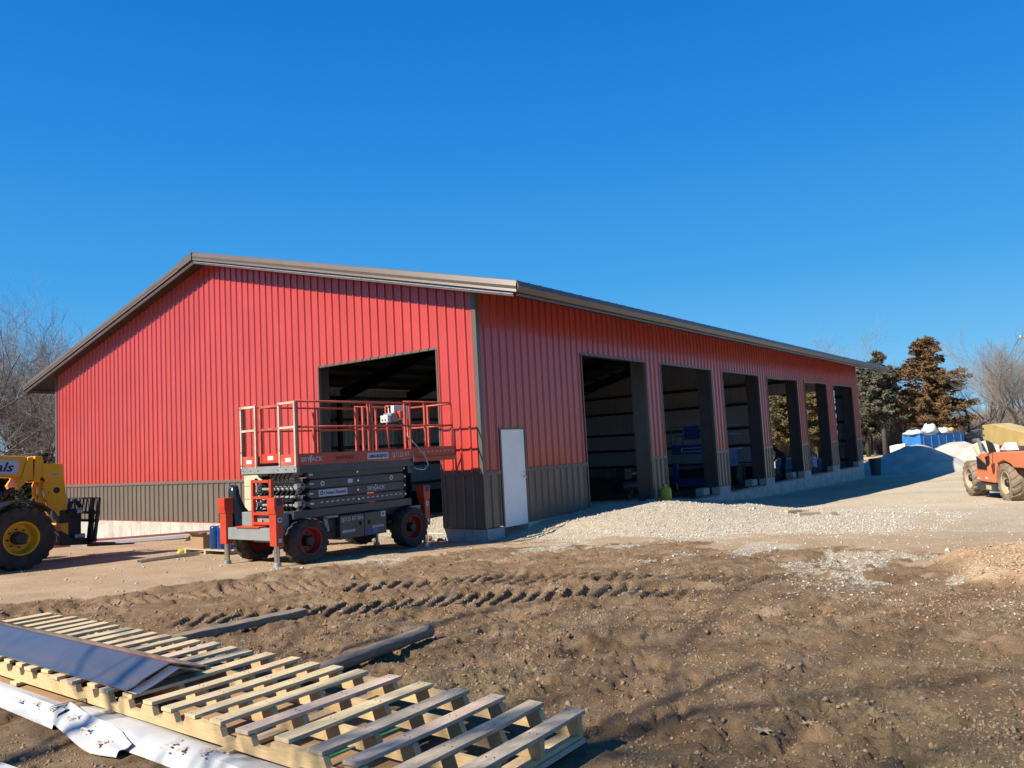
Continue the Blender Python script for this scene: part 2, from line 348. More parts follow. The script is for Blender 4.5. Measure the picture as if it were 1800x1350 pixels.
def polysd(x, y, poly):
    """signed distance, positive inside"""
    d = np.full(x.shape, 1e9); ins = np.zeros(x.shape, bool); n = len(poly)
    for i in range(n):
        x0, y0 = poly[i]; x1, y1 = poly[(i + 1) % n]; ex, ey = x1 - x0, y1 - y0
        t = np.clip(((x - x0) * ex + (y - y0) * ey) / (ex * ex + ey * ey + 1e-12), 0, 1)
        d = np.minimum(d, (x - x0 - t * ex) ** 2 + (y - y0 - t * ey) ** 2)
        c = (y0 > y) != (y1 > y)
        with np.errstate(divide='ignore', invalid='ignore'):
            ins ^= c & (x < (ex) * (y - y0) / (ey if ey != 0 else 1e-12) + x0)
    return np.where(ins, 1, -1) * np.sqrt(d)
MUD = [(-9.6, 1.6), (-8.8, .76), (-8.04, .47), (-7.22, .29), (-6.14, -.09), (-5.09, -.1), (-3.99, -.75), (-2.85, -1.2), (-1.05, -1.75), (-.5, -2.7), (-.9, -4.36), (-1.6, -5.6), (-1.4, -6.66), (-.9, -6.9), (-1.5, -7.75), (-2.2, -8.6), (-3.4, -9.3), (-3.3, -10.2), (-2.2, -12), (-2, -60), (-60, -60), (-60, 4)]
GRAV = [(.35, .1), (.9, -1.0), (.7, -2.9), (.4, -4.2), (.8, -6.0), (1.9, -7.9), (4.4, -7.6), (5.6, -5.2), (9.5, -3.4), (13, -2.2), (13, .1), (12, 3), (6, 6.5), (.4, 6.5)]
TRACKS = [[(-9.9, .35), (-8.6, -.35), (-7.94, -.67), (-7.23, -1.0), (-6.6, -1.35), (-5.6, -2.1)],
          [(-8.5, -2.3), (-7.77, -2.9), (-7.07, -3.45), (-6.55, -4.0), (-5.95, -4.75), (-5.2, -5.8), (-4.7, -7.0)],
          [(-6.3, -2.3), (-5.2, -3.3), (-4.5, -4.6), (-4.0, -6.0), (-3.8, -7.8)]]
def tracks(x, y):
    z = np.zeros(x.shape); ins_ = np.zeros(x.shape)
    for k, pl in enumerate(TRACKS):
        best = np.full(x.shape, 1e9); S = np.zeros(x.shape); T = np.zeros(x.shape); s0 = 0
        for i in range(len(pl) - 1):
            (x0, y0), (x1, y1) = pl[i], pl[i + 1]; ex, ey = x1 - x0, y1 - y0; l = math.hypot(ex, ey)
            t = np.clip(((x - x0) * ex + (y - y0) * ey) / (l * l), 0, 1)
            d = np.hypot(x - x0 - t * ex, y - y0 - t * ey); side = ((x - x0) * ey - (y - y0) * ex) / l
            m = d < best; best = np.where(m, d, best); S = np.where(m, s0 + t * l, S); T = np.where(m, side, T); s0 += l
        w = .34; inside = sstep(w + .05, w - .05, best) * sstep(s0, s0 - .8, S) * sstep(0, .5, S)
        lug = np.abs(((S + (.28 * T if k else -.25 * T) + .05 * fbm(x, y, 3, 3, 5)) / .185) % 1 - .5) * 2
        lug = sstep(.25, .55, lug) * (.8 + .5 * fbm(x, y, 2.2, 3, 15))
        berm = np.exp(-((best - w - .08) / .07) ** 2) * sstep(s0, s0 - .8, S) * sstep(0, .5, S)
        amp = 1.0 if k < 2 else .75
        z += amp * (inside * (-.085 + .125 * lug) + berm * .03 * (1 + 1.2 * fbm(x, y, 5, 3, 9)))
        ins_ = np.maximum(ins_, inside * amp)
    return z, ins_
def masks(x, y):
    sdm = polysd(x, y, MUD)
    n1 = fbm(x, y, .8, 5, 3, .6)
    ragged = .25 + .55 * sstep(-4, -1, x) * sstep(-2, -4, y)
    mud = sstep(-ragged * .5, ragged * .5, sdm + n1 * (.6 + 1.5 * sstep(-4.5, -1.5, x)))
    sdg = polysd(x, y, GRAV)
    gra = sstep(-.7, .7, sdg + n1 * 1.5)
    gra = np.maximum(gra, .55 * sstep(.2, 1.5, -sdm) * sstep(-.02, .25, fbm(x, y, .55, 5, 37, .6)) * sstep(-1.5, 1.5, x) * sstep(-1.0, -2.0, y) * sstep(16, 9, x))
    patches = sstep(.06, .34, fbm(x, y, 1.0, 6, 31, .65)) * sstep(-2.4, -.4, sdm) * sstep(-5.5, -3.0, x) * sstep(1.0, .2, sdm * .35)
    gra = np.maximum(gra, patches * .9)
    mx = (x + 2.15) / 1.25; my = (y + 9.75) / .95
    mo = sstep(1.25, .75, np.hypot(mx, my) + n1 * .35)
    dc = np.hypot(x - CAM[0], y - CAM[1])
    gr = sstep(7.0, 3.0, dc + 3.5 * fbm(x, y, .9, 4, 77)) * sstep(.0, .35, fbm(x, y, 1.3, 4, 55) + .30) * mud
    return mud, gra, mo, gr
def height(x, y, detail=True):
    x = np.asarray(x, float); y = np.asarray(y, float)
    h = table(x, y)
    inside = ((x > 0) & (x < 32.7) & (y > 0) & (y < 20)).astype(float)
    out = 1 - inside
    if not detail: return h
    mud, gra, mo, gr = masks(x, y)
    near = sstep(60, 8, np.hypot(x - CAM[0], y - CAM[1]))
    h = h + out * .05 * fbm(x, y, .22, 3, 1) * sstep(1.5, 4, np.abs(y))
    tz, tin = tracks(x, y); near = near * (1 - .8 * tin)
    rough = mud * (.35 + .9 * sstep(-.25, .25, fbm(x, y, .7, 3, 41)))
    ridged = lambda sc, sd, oc: .5 - np.abs(fbm(x, y, sc, oc, sd, .5)) * 1.6
    lump = np.clip(fbm(x, y, 8.0, 4, 71, .62) * 1.5 + .05, -.25, .8)
    h = h + near * rough * (.030 * fbm(x, y, 3.0, 3, 2) * 1.6 + .016 * (ridged(5.5, 12, 3) - .2) + .034 * lump * sstep(-.35, .25, fbm(x, y, 1.6, 3, 73)) + .016 * fbm(x, y, 19, 3, 22, .7))
    pits = sstep(.20, .36, fbm(x, y, 2.6, 4, 131, .6)) + .7 * sstep(.22, .36, fbm(x, y, 6.5, 3, 137, .6))
    h = h - near * mud * pits * .040
    ru, rv = x * .6 - y * .8, x * .8 + y * .6
    h = h + near * mud * sstep(-8.5, -6.5, x) * sstep(-8.5, -6.5, y) * .030 * fbm(ru * .35 + .3 * fbm(x, y, .5, 2, 88), rv * 3.2, 1.0, 3, 87, .55)
    edge = sstep(1.3, .1, np.abs(polysd(x, y, MUD) - .5)) * sstep(-4, -6, x)
    h = h + near * edge * mud * .055 * np.clip(fbm(x, y, 3.2, 4, 61) * 1.8 + .15, -.2, 1)
    h = h + (1 - mud) * out * .008 * fbm(x, y, 2.5, 4, 8)
    h = h + gra * out * .022 * fbm(x, y, 9, 3, 19, .6)
    h = h + mo * (.17 + .05 * fbm(x, y, 2.6, 4, 90)) + mo * .02 * fbm(x, y, 14, 3, 92)
    h = h + tz * sstep(.05, .6, mud + .25)
    # pressed flat where the pallet, the sheets and the machines stand
    pal = sstep(.35, 0, np.maximum(np.abs(x + 9.85) - .85, np.abs(y + 4.9) - 3.6))
    h = h * (1 - pal) + (np.minimum(h, -.012)) * pal
    return h
def gz(x, y): return float(height(np.array([float(x)]), np.array([float(y)]))[0])

def ground_material():
    m = bpy.data.materials.new('construction ground'); m.use_nodes = True; t = m.node_tree; N = t.nodes.new; L = t.links.new
    b = t.nodes['Principled BSDF']; b.inputs['Roughness'].default_value = .95; b.inputs['Specular IOR Level'].default_value = .15
    at = N('ShaderNodeAttribute'); at.attribute_name = 'zones'; sp = N('ShaderNodeSeparateColor'); L(at.outputs['Color'], sp.inputs[0])
    tc = N('ShaderNodeTexCoord'); V = tc.outputs['Object']
    def noise(sc, det=6, r=.6, off=0):
        n = N('ShaderNodeTexNoise'); n.inputs['Scale'].default_value = sc; n.inputs['Detail'].default_value = det; n.inputs['Roughness'].default_value = r
        mp = N('ShaderNodeMapping'); mp.inputs['Location'].default_value = (off, off * 1.7, 0); L(V, mp.inputs[0]); L(mp.outputs[0], n.inputs['Vector']); return n.outputs[0]
    def ramp(f, stops):
        r = N('ShaderNodeValToRGB'); e = r.color_ramp.elements
        e[0].position, e[0].color = stops[0][0], (*stops[0][1], 1); e[1].position, e[1].color = stops[-1][0], (*stops[-1][1], 1)
        for p, c in stops[1:-1]: x = e.new(p); x.color = (*c, 1)
        L(f, r.inputs[0]); return r.outputs[0]
    def mix(f, a, b_, bt='MIX'):
        x = N('ShaderNodeMix'); x.data_type = 'RGBA'; x.blend_type = bt
        if hasattr(f, 'is_output') or not isinstance(f, (int, float)): L(f, x.inputs[0])
        else: x.inputs[0].default_value = f
        L(a, x.inputs[6]); L(b_, x.inputs[7]); return x.outputs[2]
    def rng(f, a, b_, c=0., d=1.):
        x = N('ShaderNodeMapRange'); x.inputs[1].default_value = a; x.inputs[2].default_value = b_; x.inputs[3].default_value = c; x.inputs[4].default_value = d; L(f, x.inputs[0]); return x.outputs[0]
    def math2(op, a, b_):
        x = N('ShaderNodeMath'); x.operation = op; L(a, x.inputs[0])
        if isinstance(b_, (int, float)): x.inputs[1].default_value = b_
        else: L(b_, x.inputs[1])
        return x.outputs[0]
    tan = ramp(noise(1.1, 8, .65), [(.3, (.37, .265, .165)), (.5, (.46, .335, .215)), (.7, (.55, .41, .275))])
    speck = rng(noise(70, 3, .6, 3), .60, .68)
    tan2 = mix(math2('MULTIPLY', speck, .5), tan, ramp(noise(30, 2, .5, 9), [(.4, (.22, .16, .11)), (.6, (.62, .54, .44))]))
    far = ramp(noise(.35, 8, .6, 5), [(.35, (.54, .45, .33)), (.65, (.68, .59, .45))])
    mudc = ramp(noise(2.0, 10, .7, 1), [(.28, (.165, .100, .055)), (.48, (.275, .175, .100)), (.62, (.38, .255, .155)), (.76, (.52, .38, .245))])
    straw = rng(noise(48, 4, .75, 7), .58, .66)
    mud2 = mix(math2('MULTIPLY', straw, .55), mudc, ramp(noise(8, 2, .5, 4), [(.4, (.26, .19, .125)), (.6, (.40, .31, .20))]))
    vo = N('ShaderNodeTexVoronoi'); vo.inputs['Scale'].default_value = 34; L(V, vo.inputs['Vector'])
    vs = N('ShaderNodeSeparateColor'); L(vo.outputs['Color'], vs.inputs[0])
    grc = ramp(vs.outputs[0], [(0, (.42, .37, .28)), (.5, (.64, .58, .47)), (1, (.80, .76, .66))])
    gr2 = mix(rng(vo.outputs['Distance'], .35, .75, 0, .75), grc, ramp(noise(4, 3, .5), [(.4, (.30, .24, .17)), (.6, (.42, .34, .25))]))
    gr3 = mix(rng(noise(.9, 6, .6, 2), .45, .62, 0, .7), gr2, ramp(noise(20, 5, .7, 6), [(.3, (.46, .36, .25)), (.7, (.68, .57, .42))]))
    orc = ramp(noise(5, 9, .7, 8), [(.3, (.46, .24, .12)), (.5, (.56, .38, .23)), (.75, (.66, .52, .36))])
    grs = ramp(noise(34, 5, .7, 11), [(.32, (.13, .10, .055)), (.5, (.27, .215, .125)), (.68, (.46, .37, .22))])
    # distance from the camera side towards the far lot gives paler ground (dry limestone dust)
    sx = N('ShaderNodeSeparateXYZ'); L(V, sx.inputs[0]); fl = rng(sx.outputs[0], 0., 9.)
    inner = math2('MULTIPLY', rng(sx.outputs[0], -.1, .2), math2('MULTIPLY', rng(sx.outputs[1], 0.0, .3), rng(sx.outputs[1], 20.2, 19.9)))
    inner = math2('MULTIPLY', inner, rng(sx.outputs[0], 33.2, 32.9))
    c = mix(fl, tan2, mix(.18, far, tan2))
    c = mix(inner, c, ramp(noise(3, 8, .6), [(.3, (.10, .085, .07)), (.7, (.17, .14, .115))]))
    c = mix(rng(sp.outputs[1], .25, .75), c, gr3)
    # pale dry crust in streaks where the wheels pressed the stony soil
    crust = math2('MULTIPLY', rng(noise(1.6, 9, .72, 14), .50, .62), math2('MULTIPLY', rng(sx.outputs[0], -8.5, -5.5), rng(noise(24, 4, .7, 21), .38, .56)))
    mud3 = mix(math2('MULTIPLY', crust, .75), mud2, ramp(noise(11, 5, .7, 3), [(.3, (.40, .30, .20)), (.7, (.58, .48, .35))]))
    c = mix(rng(sp.outputs[0], .2, .8), c, mud3)
    gm = math2('MULTIPLY', sp.outputs[1], sp.outputs[0])
    c = mix(rng(math2('MULTIPLY', gm, noise(22, 4, .7, 2)), .18, .34), c, gr3)
    c = mix(rng(at.outputs['Alpha'], .2, .8, 0, .75), c, grs)
    c = mix(sp.outputs[2], c, orc)
    # distant winter field
    dist = N('ShaderNodeVectorMath'); dist.operation = 'LENGTH'; L(V, dist.inputs[0])
    c = mix(rng(dist.outputs['Value'], 55, 75), c, ramp(noise(.3, 8, .7, 2), [(.3, (.17, .14, .085)), (.7, (.30, .245, .15))]))
    alb = N('ShaderNodeRGB'); alb.outputs[0].default_value = (ALB, ALB, ALB * .96, 1); c = mix(1.0, c, alb.outputs[0], 'MULTIPLY')
    L(c, b.inputs['Base Color'])
    # fine relief
    mb_ = rng(sp.outputs[0], 0, 1, .35, 1)
    hsum = math2('MULTIPLY', math2('ADD', math2('MULTIPLY', noise(75, 5, .75), .020), math2('MULTIPLY', noise(24, 6, .75, 3), .045)), mb_)
    gb = math2('MULTIPLY', rng(vo.outputs['Distance'], .0, .8, 1, 0), math2('MULTIPLY', sp.outputs[1], .018))
    bp = N('ShaderNodeBump'); bp.inputs['Strength'].default_value = .9; bp.inputs['Distance'].default_value = 1.0
    L(math2('ADD', hsum, gb), bp.inputs['Height']); L(bp.outputs[0], b.inputs['Normal'])
    return m
M['ground'] = ground_material()

def mesh_np(name, V, F, m, attr=None, smooth=False):
    me = bpy.data.meshes.new(name); k = F.shape[1]
    me.vertices.add(len(V)); me.vertices.foreach_set('co', V.astype(np.float32).ravel())
    me.loops.add(F.size); me.loops.foreach_set('vertex_index', F.astype(np.int32).ravel())
    me.polygons.add(len(F)); me.polygons.foreach_set('loop_start', np.arange(0, F.size, k, dtype=np.int32))
    me.polygons.foreach_set('loop_total', np.full(len(F), k, dtype=np.int32))
    me.materials.append(m); me.update(calc_edges=True); me.validate()
    if attr is not None:
        a = me.color_attributes.new('zones', 'FLOAT_COLOR', 'POINT'); a.data.foreach_set('color', attr.astype(np.float32).ravel())
    if smooth: me.shade_smooth()
    o = bpy.data.objects.new(name, me); COL.objects.link(o); return o

def make_ground():
    yaw = math.radians(36.7)
    th = np.radians(np.concatenate([np.arange(-180, -46, 5.0), np.arange(-46, -39, .5), np.arange(-39, 39, .155), np.arange(39, 46, .5), np.arange(46, 180, 5.0)])) + yaw
    r = [0.0, .5, 1.0, 1.5]; x = 1.6
    while x < 14: r.append(x); x *= 1.0048
    while x < 26: r.append(x); x *= 1.0085
    while x < 60: r.append(x); x *= 1.012
    while x < 1400: r.append(x); x *= 1.09
    r = np.array(r + [1500.])
    R_, T_ = np.meshgrid(r, th, indexing='ij')
    X = CAM[0] + R_ * np.cos(T_); Y = CAM[1] + R_ * np.sin(T_)
    Z = height(X.ravel(), Y.ravel()).reshape(X.shape)
    mud, gra, mo, gr = masks(X.ravel(), Y.ravel())
    n, k = X.shape; V = np.stack([X, Y, Z], -1).reshape(-1, 3)
    i = np.arange(n - 1)[:, None] * k; j = np.arange(k)[None, :]; j2 = (j + 1) % k
    F = np.stack([i + j, i + k + j, i + k + j2, i + j2], -1).reshape(-1, 4)
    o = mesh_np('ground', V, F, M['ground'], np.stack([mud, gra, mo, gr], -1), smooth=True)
    o['kind'] = 'structure'
make_ground()
# ------------------------------------------------------------------ the shed
BW, BL, HE, SL, OX, OY, WZ = 19.956, 32.733, 5.134, .245, .513, 1.517, 1.159
OPEN = [(4.173, 7.731), (8.703, 12.543), (13.553, 17.196), (18.18, 22.054), (23.092, 26.657), (27.836, 31.577)]
ZT = 3.944; DOOR = (.623, 1.526, 2.073); GO = (1.146, 5.189, 3.932)
zr = lambda y: HE - .02 + SL * min(y, BW - y)
PITCH = .2694
def prof(u):
    k = (u / PITCH) % 1; d = min(k, 1 - k) * PITCH
    if d < .012: return .034
    if d < .030: return .034 * (.030 - d) / .018
    if abs(k - .36) * PITCH < .006 or abs(k - .64) * PITCH < .006: return .005
    return 0.0
def breaks(a, b):
    out_ = {round(a, 5), round(b, 5)}; k = int(a / PITCH) - 1
    while k * PITCH < b + .1:
        for d in (-.030, -.012, .012, .030, .36 * PITCH - .012, .36 * PITCH - .005, .36 * PITCH + .005, .36 * PITCH + .012, .64 * PITCH - .012, .64 * PITCH - .005, .64 * PITCH + .005, .64 * PITCH + .012):
            u = k * PITCH + d
            if a < u < b: out_.add(round(u, 5))
        k += 1
    return out_
def siding(parent, name, m, P, a, b, spans, extra=()):
    """P(u, depth, z) -> world point; spans(u) -> list of (zb, zt function)"""
    step = PITCH * 3; u = a; objs = []
    while u < b - .02:
        e = min(u + step, b); br = breaks(u, e)
        for x in extra:
            if u < x < e: br.add(round(x, 5))
        br = sorted(br); mb = MB()
        for i in range(len(br) - 1):
            u0, u1 = br[i], br[i + 1]
            if u1 - u0 < 1e-4: continue
            for zb, zt in spans((u0 + u1) / 2):
                p0, p1 = prof(u0 + 1e-6), prof(u1 - 1e-6)
                mb.add([P(u0, p0, zb), P(u1, p1, zb), P(u1, p1, zt(u1)), P(u0, p0, zt(u0))], [(0, 1, 2, 3)])
        if mb.v: mb.build(name, m, parent, fixn=False)
        u = e
def building():
    t = thing('metal_building', 'long red metal building with brown lower panels and six open door bays', 'building', (0, 0, -.3))
    c = lambda z: (lambda u: z)
    # long wall, facing -y
    PL = lambda u, d, z: (u, -d, z)
    def inop(u): return any(a < u < b for a, b in OPEN)
    def s_red(u):
        if inop(u): return [(ZT, c(HE))]
        if DOOR[0] < u < DOOR[1]: return [(DOOR[2] + .03, c(HE))]
        return [(WZ, c(HE))]
    def s_br(u): return [] if inop(u) or DOOR[0] < u < DOOR[1] else [(0.0, c(WZ))]
    ex = [v for o in OPEN for v in o] + list(DOOR[:2])
    siding(t, 'wall_panel', 'red_panel', PL, .07, BL - .07, s_red, ex)
    siding(t, 'wainscot_panel', 'bronze_panel', PL, .07, BL - .07, s_br, ex)
    # gable, facing -x ; u = y
    PG = lambda u, d, z: (-d, u, z)
    top = lambda u: HE + SL * min(u, BW - u)
    g_red = lambda u: [(GO[2], top)] if GO[0] < u < GO[1] else [(WZ, top)]
    g_br = lambda u: [] if GO[0] < u < GO[1] else [(0.0, c(WZ))]
    # reverse winding for this wall
    def PGr(u, d, z): return PG(BW - u, d, z)
    topr = lambda u: top(BW - u)
    siding(t, 'wall_panel', 'red_panel', PGr, .07, BW - .07, lambda u: [(z, topr) for z, _ in g_red(BW - u)], [BW - GO[0], BW - GO[1], BW / 2])
    siding(t, 'wainscot_panel', 'bronze_panel', PGr, .07, BW - .07, lambda u: g_br(BW - u), [BW - GO[0], BW - GO[1]])
    # far gable facing +x, back wall facing +y
    PF = lambda u, d, z: (BL + d, u, z)
    siding(t, 'wall_panel', 'red_panel', PF, .07, BW - .07, g_red, [GO[0], GO[1], BW / 2])
    siding(t, 'wainscot_panel', 'bronze_panel', PF, .07, BW - .07, g_br, [GO[0], GO[1]])
    PB = lambda u, d, z: (BL - u, BW + d, z)
    siding(t, 'wall_panel', 'red_panel', PB, .07, BL - .07, lambda u: [(WZ, c(HE))])
    siding(t, 'wainscot_panel', 'bronze_panel', PB, .07, BL - .07, lambda u: [(0.0, c(WZ))])
    # corner trims
    for (x, sx) in ((0, -1), (BL, 1)):
        for (y, sy) in ((0, -1), (BW, 1)):
            mb = MB(); o = .032
            mb.add([(x - sx * .10, y + sy * .024, 0), (x - sx * .09, y + sy * o, 0), (x + sx * o, y + sy * o, 0), (x + sx * o, y - sy * .09, 0), (x + sx * .024, y - sy * .10, 0)] +
                   [(x - sx * .10, y + sy * .024, HE + .02), (x - sx * .09, y + sy * o, HE + .02), (x + sx * o, y + sy * o, HE + .02), (x + sx * o, y - sy * .09, HE + .02), (x + sx * .024, y - sy * .10, HE + .02)],
                   [(i, i + 1, i + 6, i + 5) for i in range(4)])
            mb.build('corner_trim', 'trim', t)
    # wainscot cap trims
    segs = [(.09, DOOR[0] - .04), (DOOR[1] + .04, OPEN[0][0])] + [(OPEN[i][1], OPEN[i + 1][0]) for i in range(5)] + [(OPEN[5][1], BL - .09)]
    for a, b in segs:
        MB().prism([(.012, WZ - .05), (-.030, WZ - .045), (-.036, WZ - .01), (-.028, WZ + .035), (.012, WZ + .05)], a, b, 'x').build('wainscot_trim', 'trim', t)
    for a, b in ((.09, GO[0]), (GO[1], BW - .09)):
        MB().prism([(.012, WZ - .05), (-.030, WZ - .045), (-.036, WZ - .01), (-.028, WZ + .035), (.012, WZ + .05)], a, b, 'y').build('wainscot_trim', 'trim', t)
        MB().box(-.026, .01, a, b, -.022, -.002).build('base_trim', 'redtrim', t)
    # opening trims
    for a, b in OPEN:
        MB().box(a - .035, b + .035, -.034, .05, ZT - .002, ZT + .05).build('opening_trim', 'trim', t)
        for x in (a, b):
            MB().box(x - .02, x + .02, -.036, .05, .0, ZT - .004).build('opening_trim', 'trim', t)
    MB().box(-.034, .05, GO[0] - .035, GO[1] + .035, GO[2], GO[2] + .05).build('opening_trim', 'trim', t)
    for y in GO[:2]: MB().box(-.036, .05, y - .02, y + .02, 0, GO[2] - .002).build('opening_trim', 'trim', t)
    for y in GO[:2]: MB().box(BL - .05, BL + .036, y - .02, y + .02, 0, GO[2] - .002).build('opening_trim', 'trim', t)
    # walk door
    fr = MB().box(DOOR[0] - .03, DOOR[0] + .02, -.040, .1, -.01, DOOR[2] + .03).box(DOOR[1] - .02, DOOR[1] + .03, -.040, .1, -.01, DOOR[2] + .03).box(DOOR[0] + .021, DOOR[1] - .021, -.038, .1, DOOR[2] + .002, DOOR[2] + .032)
    fr.build('door_frame', 'trim', t)
    d = MB().box(DOOR[0] + .022, DOOR[1] - .022, -.020, .03, -.045, DOOR[2]).build('door', 'door', t, bevel=.004)
    h = MB().lathe([(.0, -.075), (.022, -.075), (.028, -.055), (.028, -.021)], (DOOR[1] - .09, 0, 1.0), 'y', 16).box(DOOR[1] - .20, DOOR[1] - .08, -.085, -.070, .985, 1.01)
    h.lathe([(.0, -.05), (.025, -.05), (.025, -.021)], (DOOR[1] - .09, 0, 1.10), 'y', 16).build('handle', 'chrome', d)
    for z in (.3, 1.05, 1.8): MB().box(DOOR[0] + .012, DOOR[0] + .03, -.03, -.0205, z, z + .1).build('hinge', 'steel', d)
    # header, jamb columns (deep dark boxes beside each bay)
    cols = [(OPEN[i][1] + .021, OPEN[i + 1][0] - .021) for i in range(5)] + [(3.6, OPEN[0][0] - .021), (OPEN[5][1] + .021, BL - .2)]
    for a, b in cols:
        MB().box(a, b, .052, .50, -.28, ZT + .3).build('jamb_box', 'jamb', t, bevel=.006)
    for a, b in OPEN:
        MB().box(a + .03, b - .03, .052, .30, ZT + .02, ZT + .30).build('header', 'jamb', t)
    # rigid frames
    for x in [.35] + [(OPEN[i][1] + OPEN[i + 1][0]) / 2 for i in range(5)] + [BL - .35]:
        f = MB()
        for sgn in (0, 1):
            Y = lambda y: y if sgn == 0 else BW - y
            z0 = lambda y: HE + SL * y - .28
            f.add([(x - .08, Y(.55), z0(.55) - .6), (x + .08, Y(.55), z0(.55) - .6), (x + .08, Y(BW / 2), z0(BW / 2) - .4), (x - .08, Y(BW / 2), z0(BW / 2) - .4),
                   (x - .08, Y(.55), z0(.55)), (x + .08, Y(.55), z0(.55)), (x + .08, Y(BW / 2), z0(BW / 2)), (x - .08, Y(BW / 2), z0(BW / 2))],
                  [(0, 3, 2, 1), (4, 5, 6, 7), (0, 1, 5, 4), (1, 2, 6, 5), (2, 3, 7, 6), (3, 0, 4, 7)])
        f.build('roof_truss', 'truss', t)
        MB().box(x - .1, x + .1, BW - .45, BW - .24, -.35, 4.7).build('column', 'truss', t)
    # base rails, girts and purlins
    for (x0, x1, y0, y1) in ((BL - .2, BL - .002, .1, GO[0]), (BL - .2, BL - .002, GO[1], BW - .1), (.3, BL - .3, BW - .2, BW - .002), (.002, .2, GO[1], BW - .1)):
        MB().box(x0, x1, y0, y1, -.05, .12).build('base_rail', 'girt', t)
    for z in (1.02, 2.05, 3.45, 4.55):
        MB().box(BL - .22, BL - .03, GO[1] if z < GO[2] else .1, BW - .1, z, z + .16).build('girt', 'girt', t)
        if z < GO[2]: MB().box(BL - .22, BL - .03, .1, GO[0], z, z + .16).build('girt', 'girt', t)
        MB().box(.3, BL - .3, BW - .22, BW - .03, z, z + .16).build('girt', 'girt', t)
        MB().box(.03, .20, GO[1] + .05 if z < GO[2] else .1, BW - .1, z, z + .16).build('girt', 'girt', t)
    MB().box(.04, .34, GO[1] + .03, GO[1] + .33, -.35, 6.0).build('jamb_box', 'jamb', t)
    for k in range(1, 8):
        y = k * BW / 16
        for yy in (y, BW - y):
            z = HE + SL * min(yy, BW - yy) - .26
            MB().box(.1, BL - .1, yy - .04, yy + .04, z, z + .2).build('purlin', 'girt', t)
    # roof slopes (ribbed), soffits
    for sgn in (0, 1):
        Y = (lambda y: y) if sgn == 0 else (lambda y: BW - y)
        mb = MB(); x = -OX + .02; n = 0
        zt = lambda y: zr(y if y > -5 else y) + .215
        xs = []
        while x < BL + OX - .02:
            xs += [(x, 0.), (x + .02, .03), (x + .05, .03), (x + .07, 0.)]; x += .4
        xs = [p for p in xs if p[0] < BL + OX - .03] + [(BL + OX - .02, 0.)]
        e, r = -OY + .02, BW / 2
        ze, zg = HE - .02 + SL * e + .205, HE - .02 + SL * r + .205
        for i in range(len(xs) - 1):
            (x0, h0), (x1, h1) = xs[i], xs[i + 1]
            mb.add([(x0, Y(e), ze + h0), (x1, Y(e), ze + h1), (x1, Y(r), zg + h1), (x0, Y(r), zg + h0)], [(0, 1, 2, 3)])
        mb.build('roof_slope', 'roof', t)
        lo, hi = -.02, -.002
        zz = lambda y, d: HE - .02 + SL * y + d
        for (x0, x1, y0, y1) in ((-OX + .02, -.0, -OY + .02, BW / 2), (BL, BL + OX - .02, -OY + .02, BW / 2), (0, BL, -OY + .02, 0)):
            MB().add([(x0, Y(y0), zz(y0, .03)), (x1, Y(y0), zz(y0, .03)), (x1, Y(y1), zz(y1, .03)), (x0, Y(y1), zz(y1, .03)),
                      (x0, Y(y0), zz(y0, .05)), (x1, Y(y0), zz(y0, .05)), (x1, Y(y1), zz(y1, .05)), (x0, Y(y1), zz(y1, .05))],
                     [(0, 3, 2, 1), (4, 5, 6, 7), (0, 1, 5, 4), (1, 2, 6, 5), (2, 3, 7, 6), (3, 0, 4, 7)]).build('soffit', 'soffit', t)
        # ceiling insulation under the roof
        MB().add([(.1, Y(.1), zz(.1, -.0)), (BL - .1, Y(.1), zz(.1, -.0)), (BL - .1, Y(r), zz(r, .0)), (.1, Y(r), zz(r, .0)),
                  (.1, Y(.1), zz(.1, .1)), (BL - .1, Y(.1), zz(.1, .1)), (BL - .1, Y(r), zz(r, .1)), (.1, Y(r), zz(r, .1))],
                 [(0, 3, 2, 1), (4, 5, 6, 7), (0, 1, 5, 4), (1, 2, 6, 5), (2, 3, 7, 6), (3, 0, 4, 7)]).build('ceiling_insulation', 'girt', t)
        # eave fascia: upper half tilts to the sky, lower half tilts down
        ys = -OY; zb = HE - .02 + SL * ys
        sec = [(ys + .03, zb - .01), (ys, zb), (ys - .045, zb + .105), (ys - .012, zb + .217), (ys + .04, zb + .225)]
        MB().prism([(Y(a), b) for a, b in sec], -OX + .004, BL + OX - .004, 'x').build('eave_fascia', 'trim', t)
        MB().prism([(Y(a), b) for a, b in [(ys + .05, zb - .075), (ys + .03, zb - .07), (ys + .03, zb - .03), (ys + .05, zb - .02)]], -OX + .05, BL + OX - .05, 'x').build('eave_trim', 'trim', t)
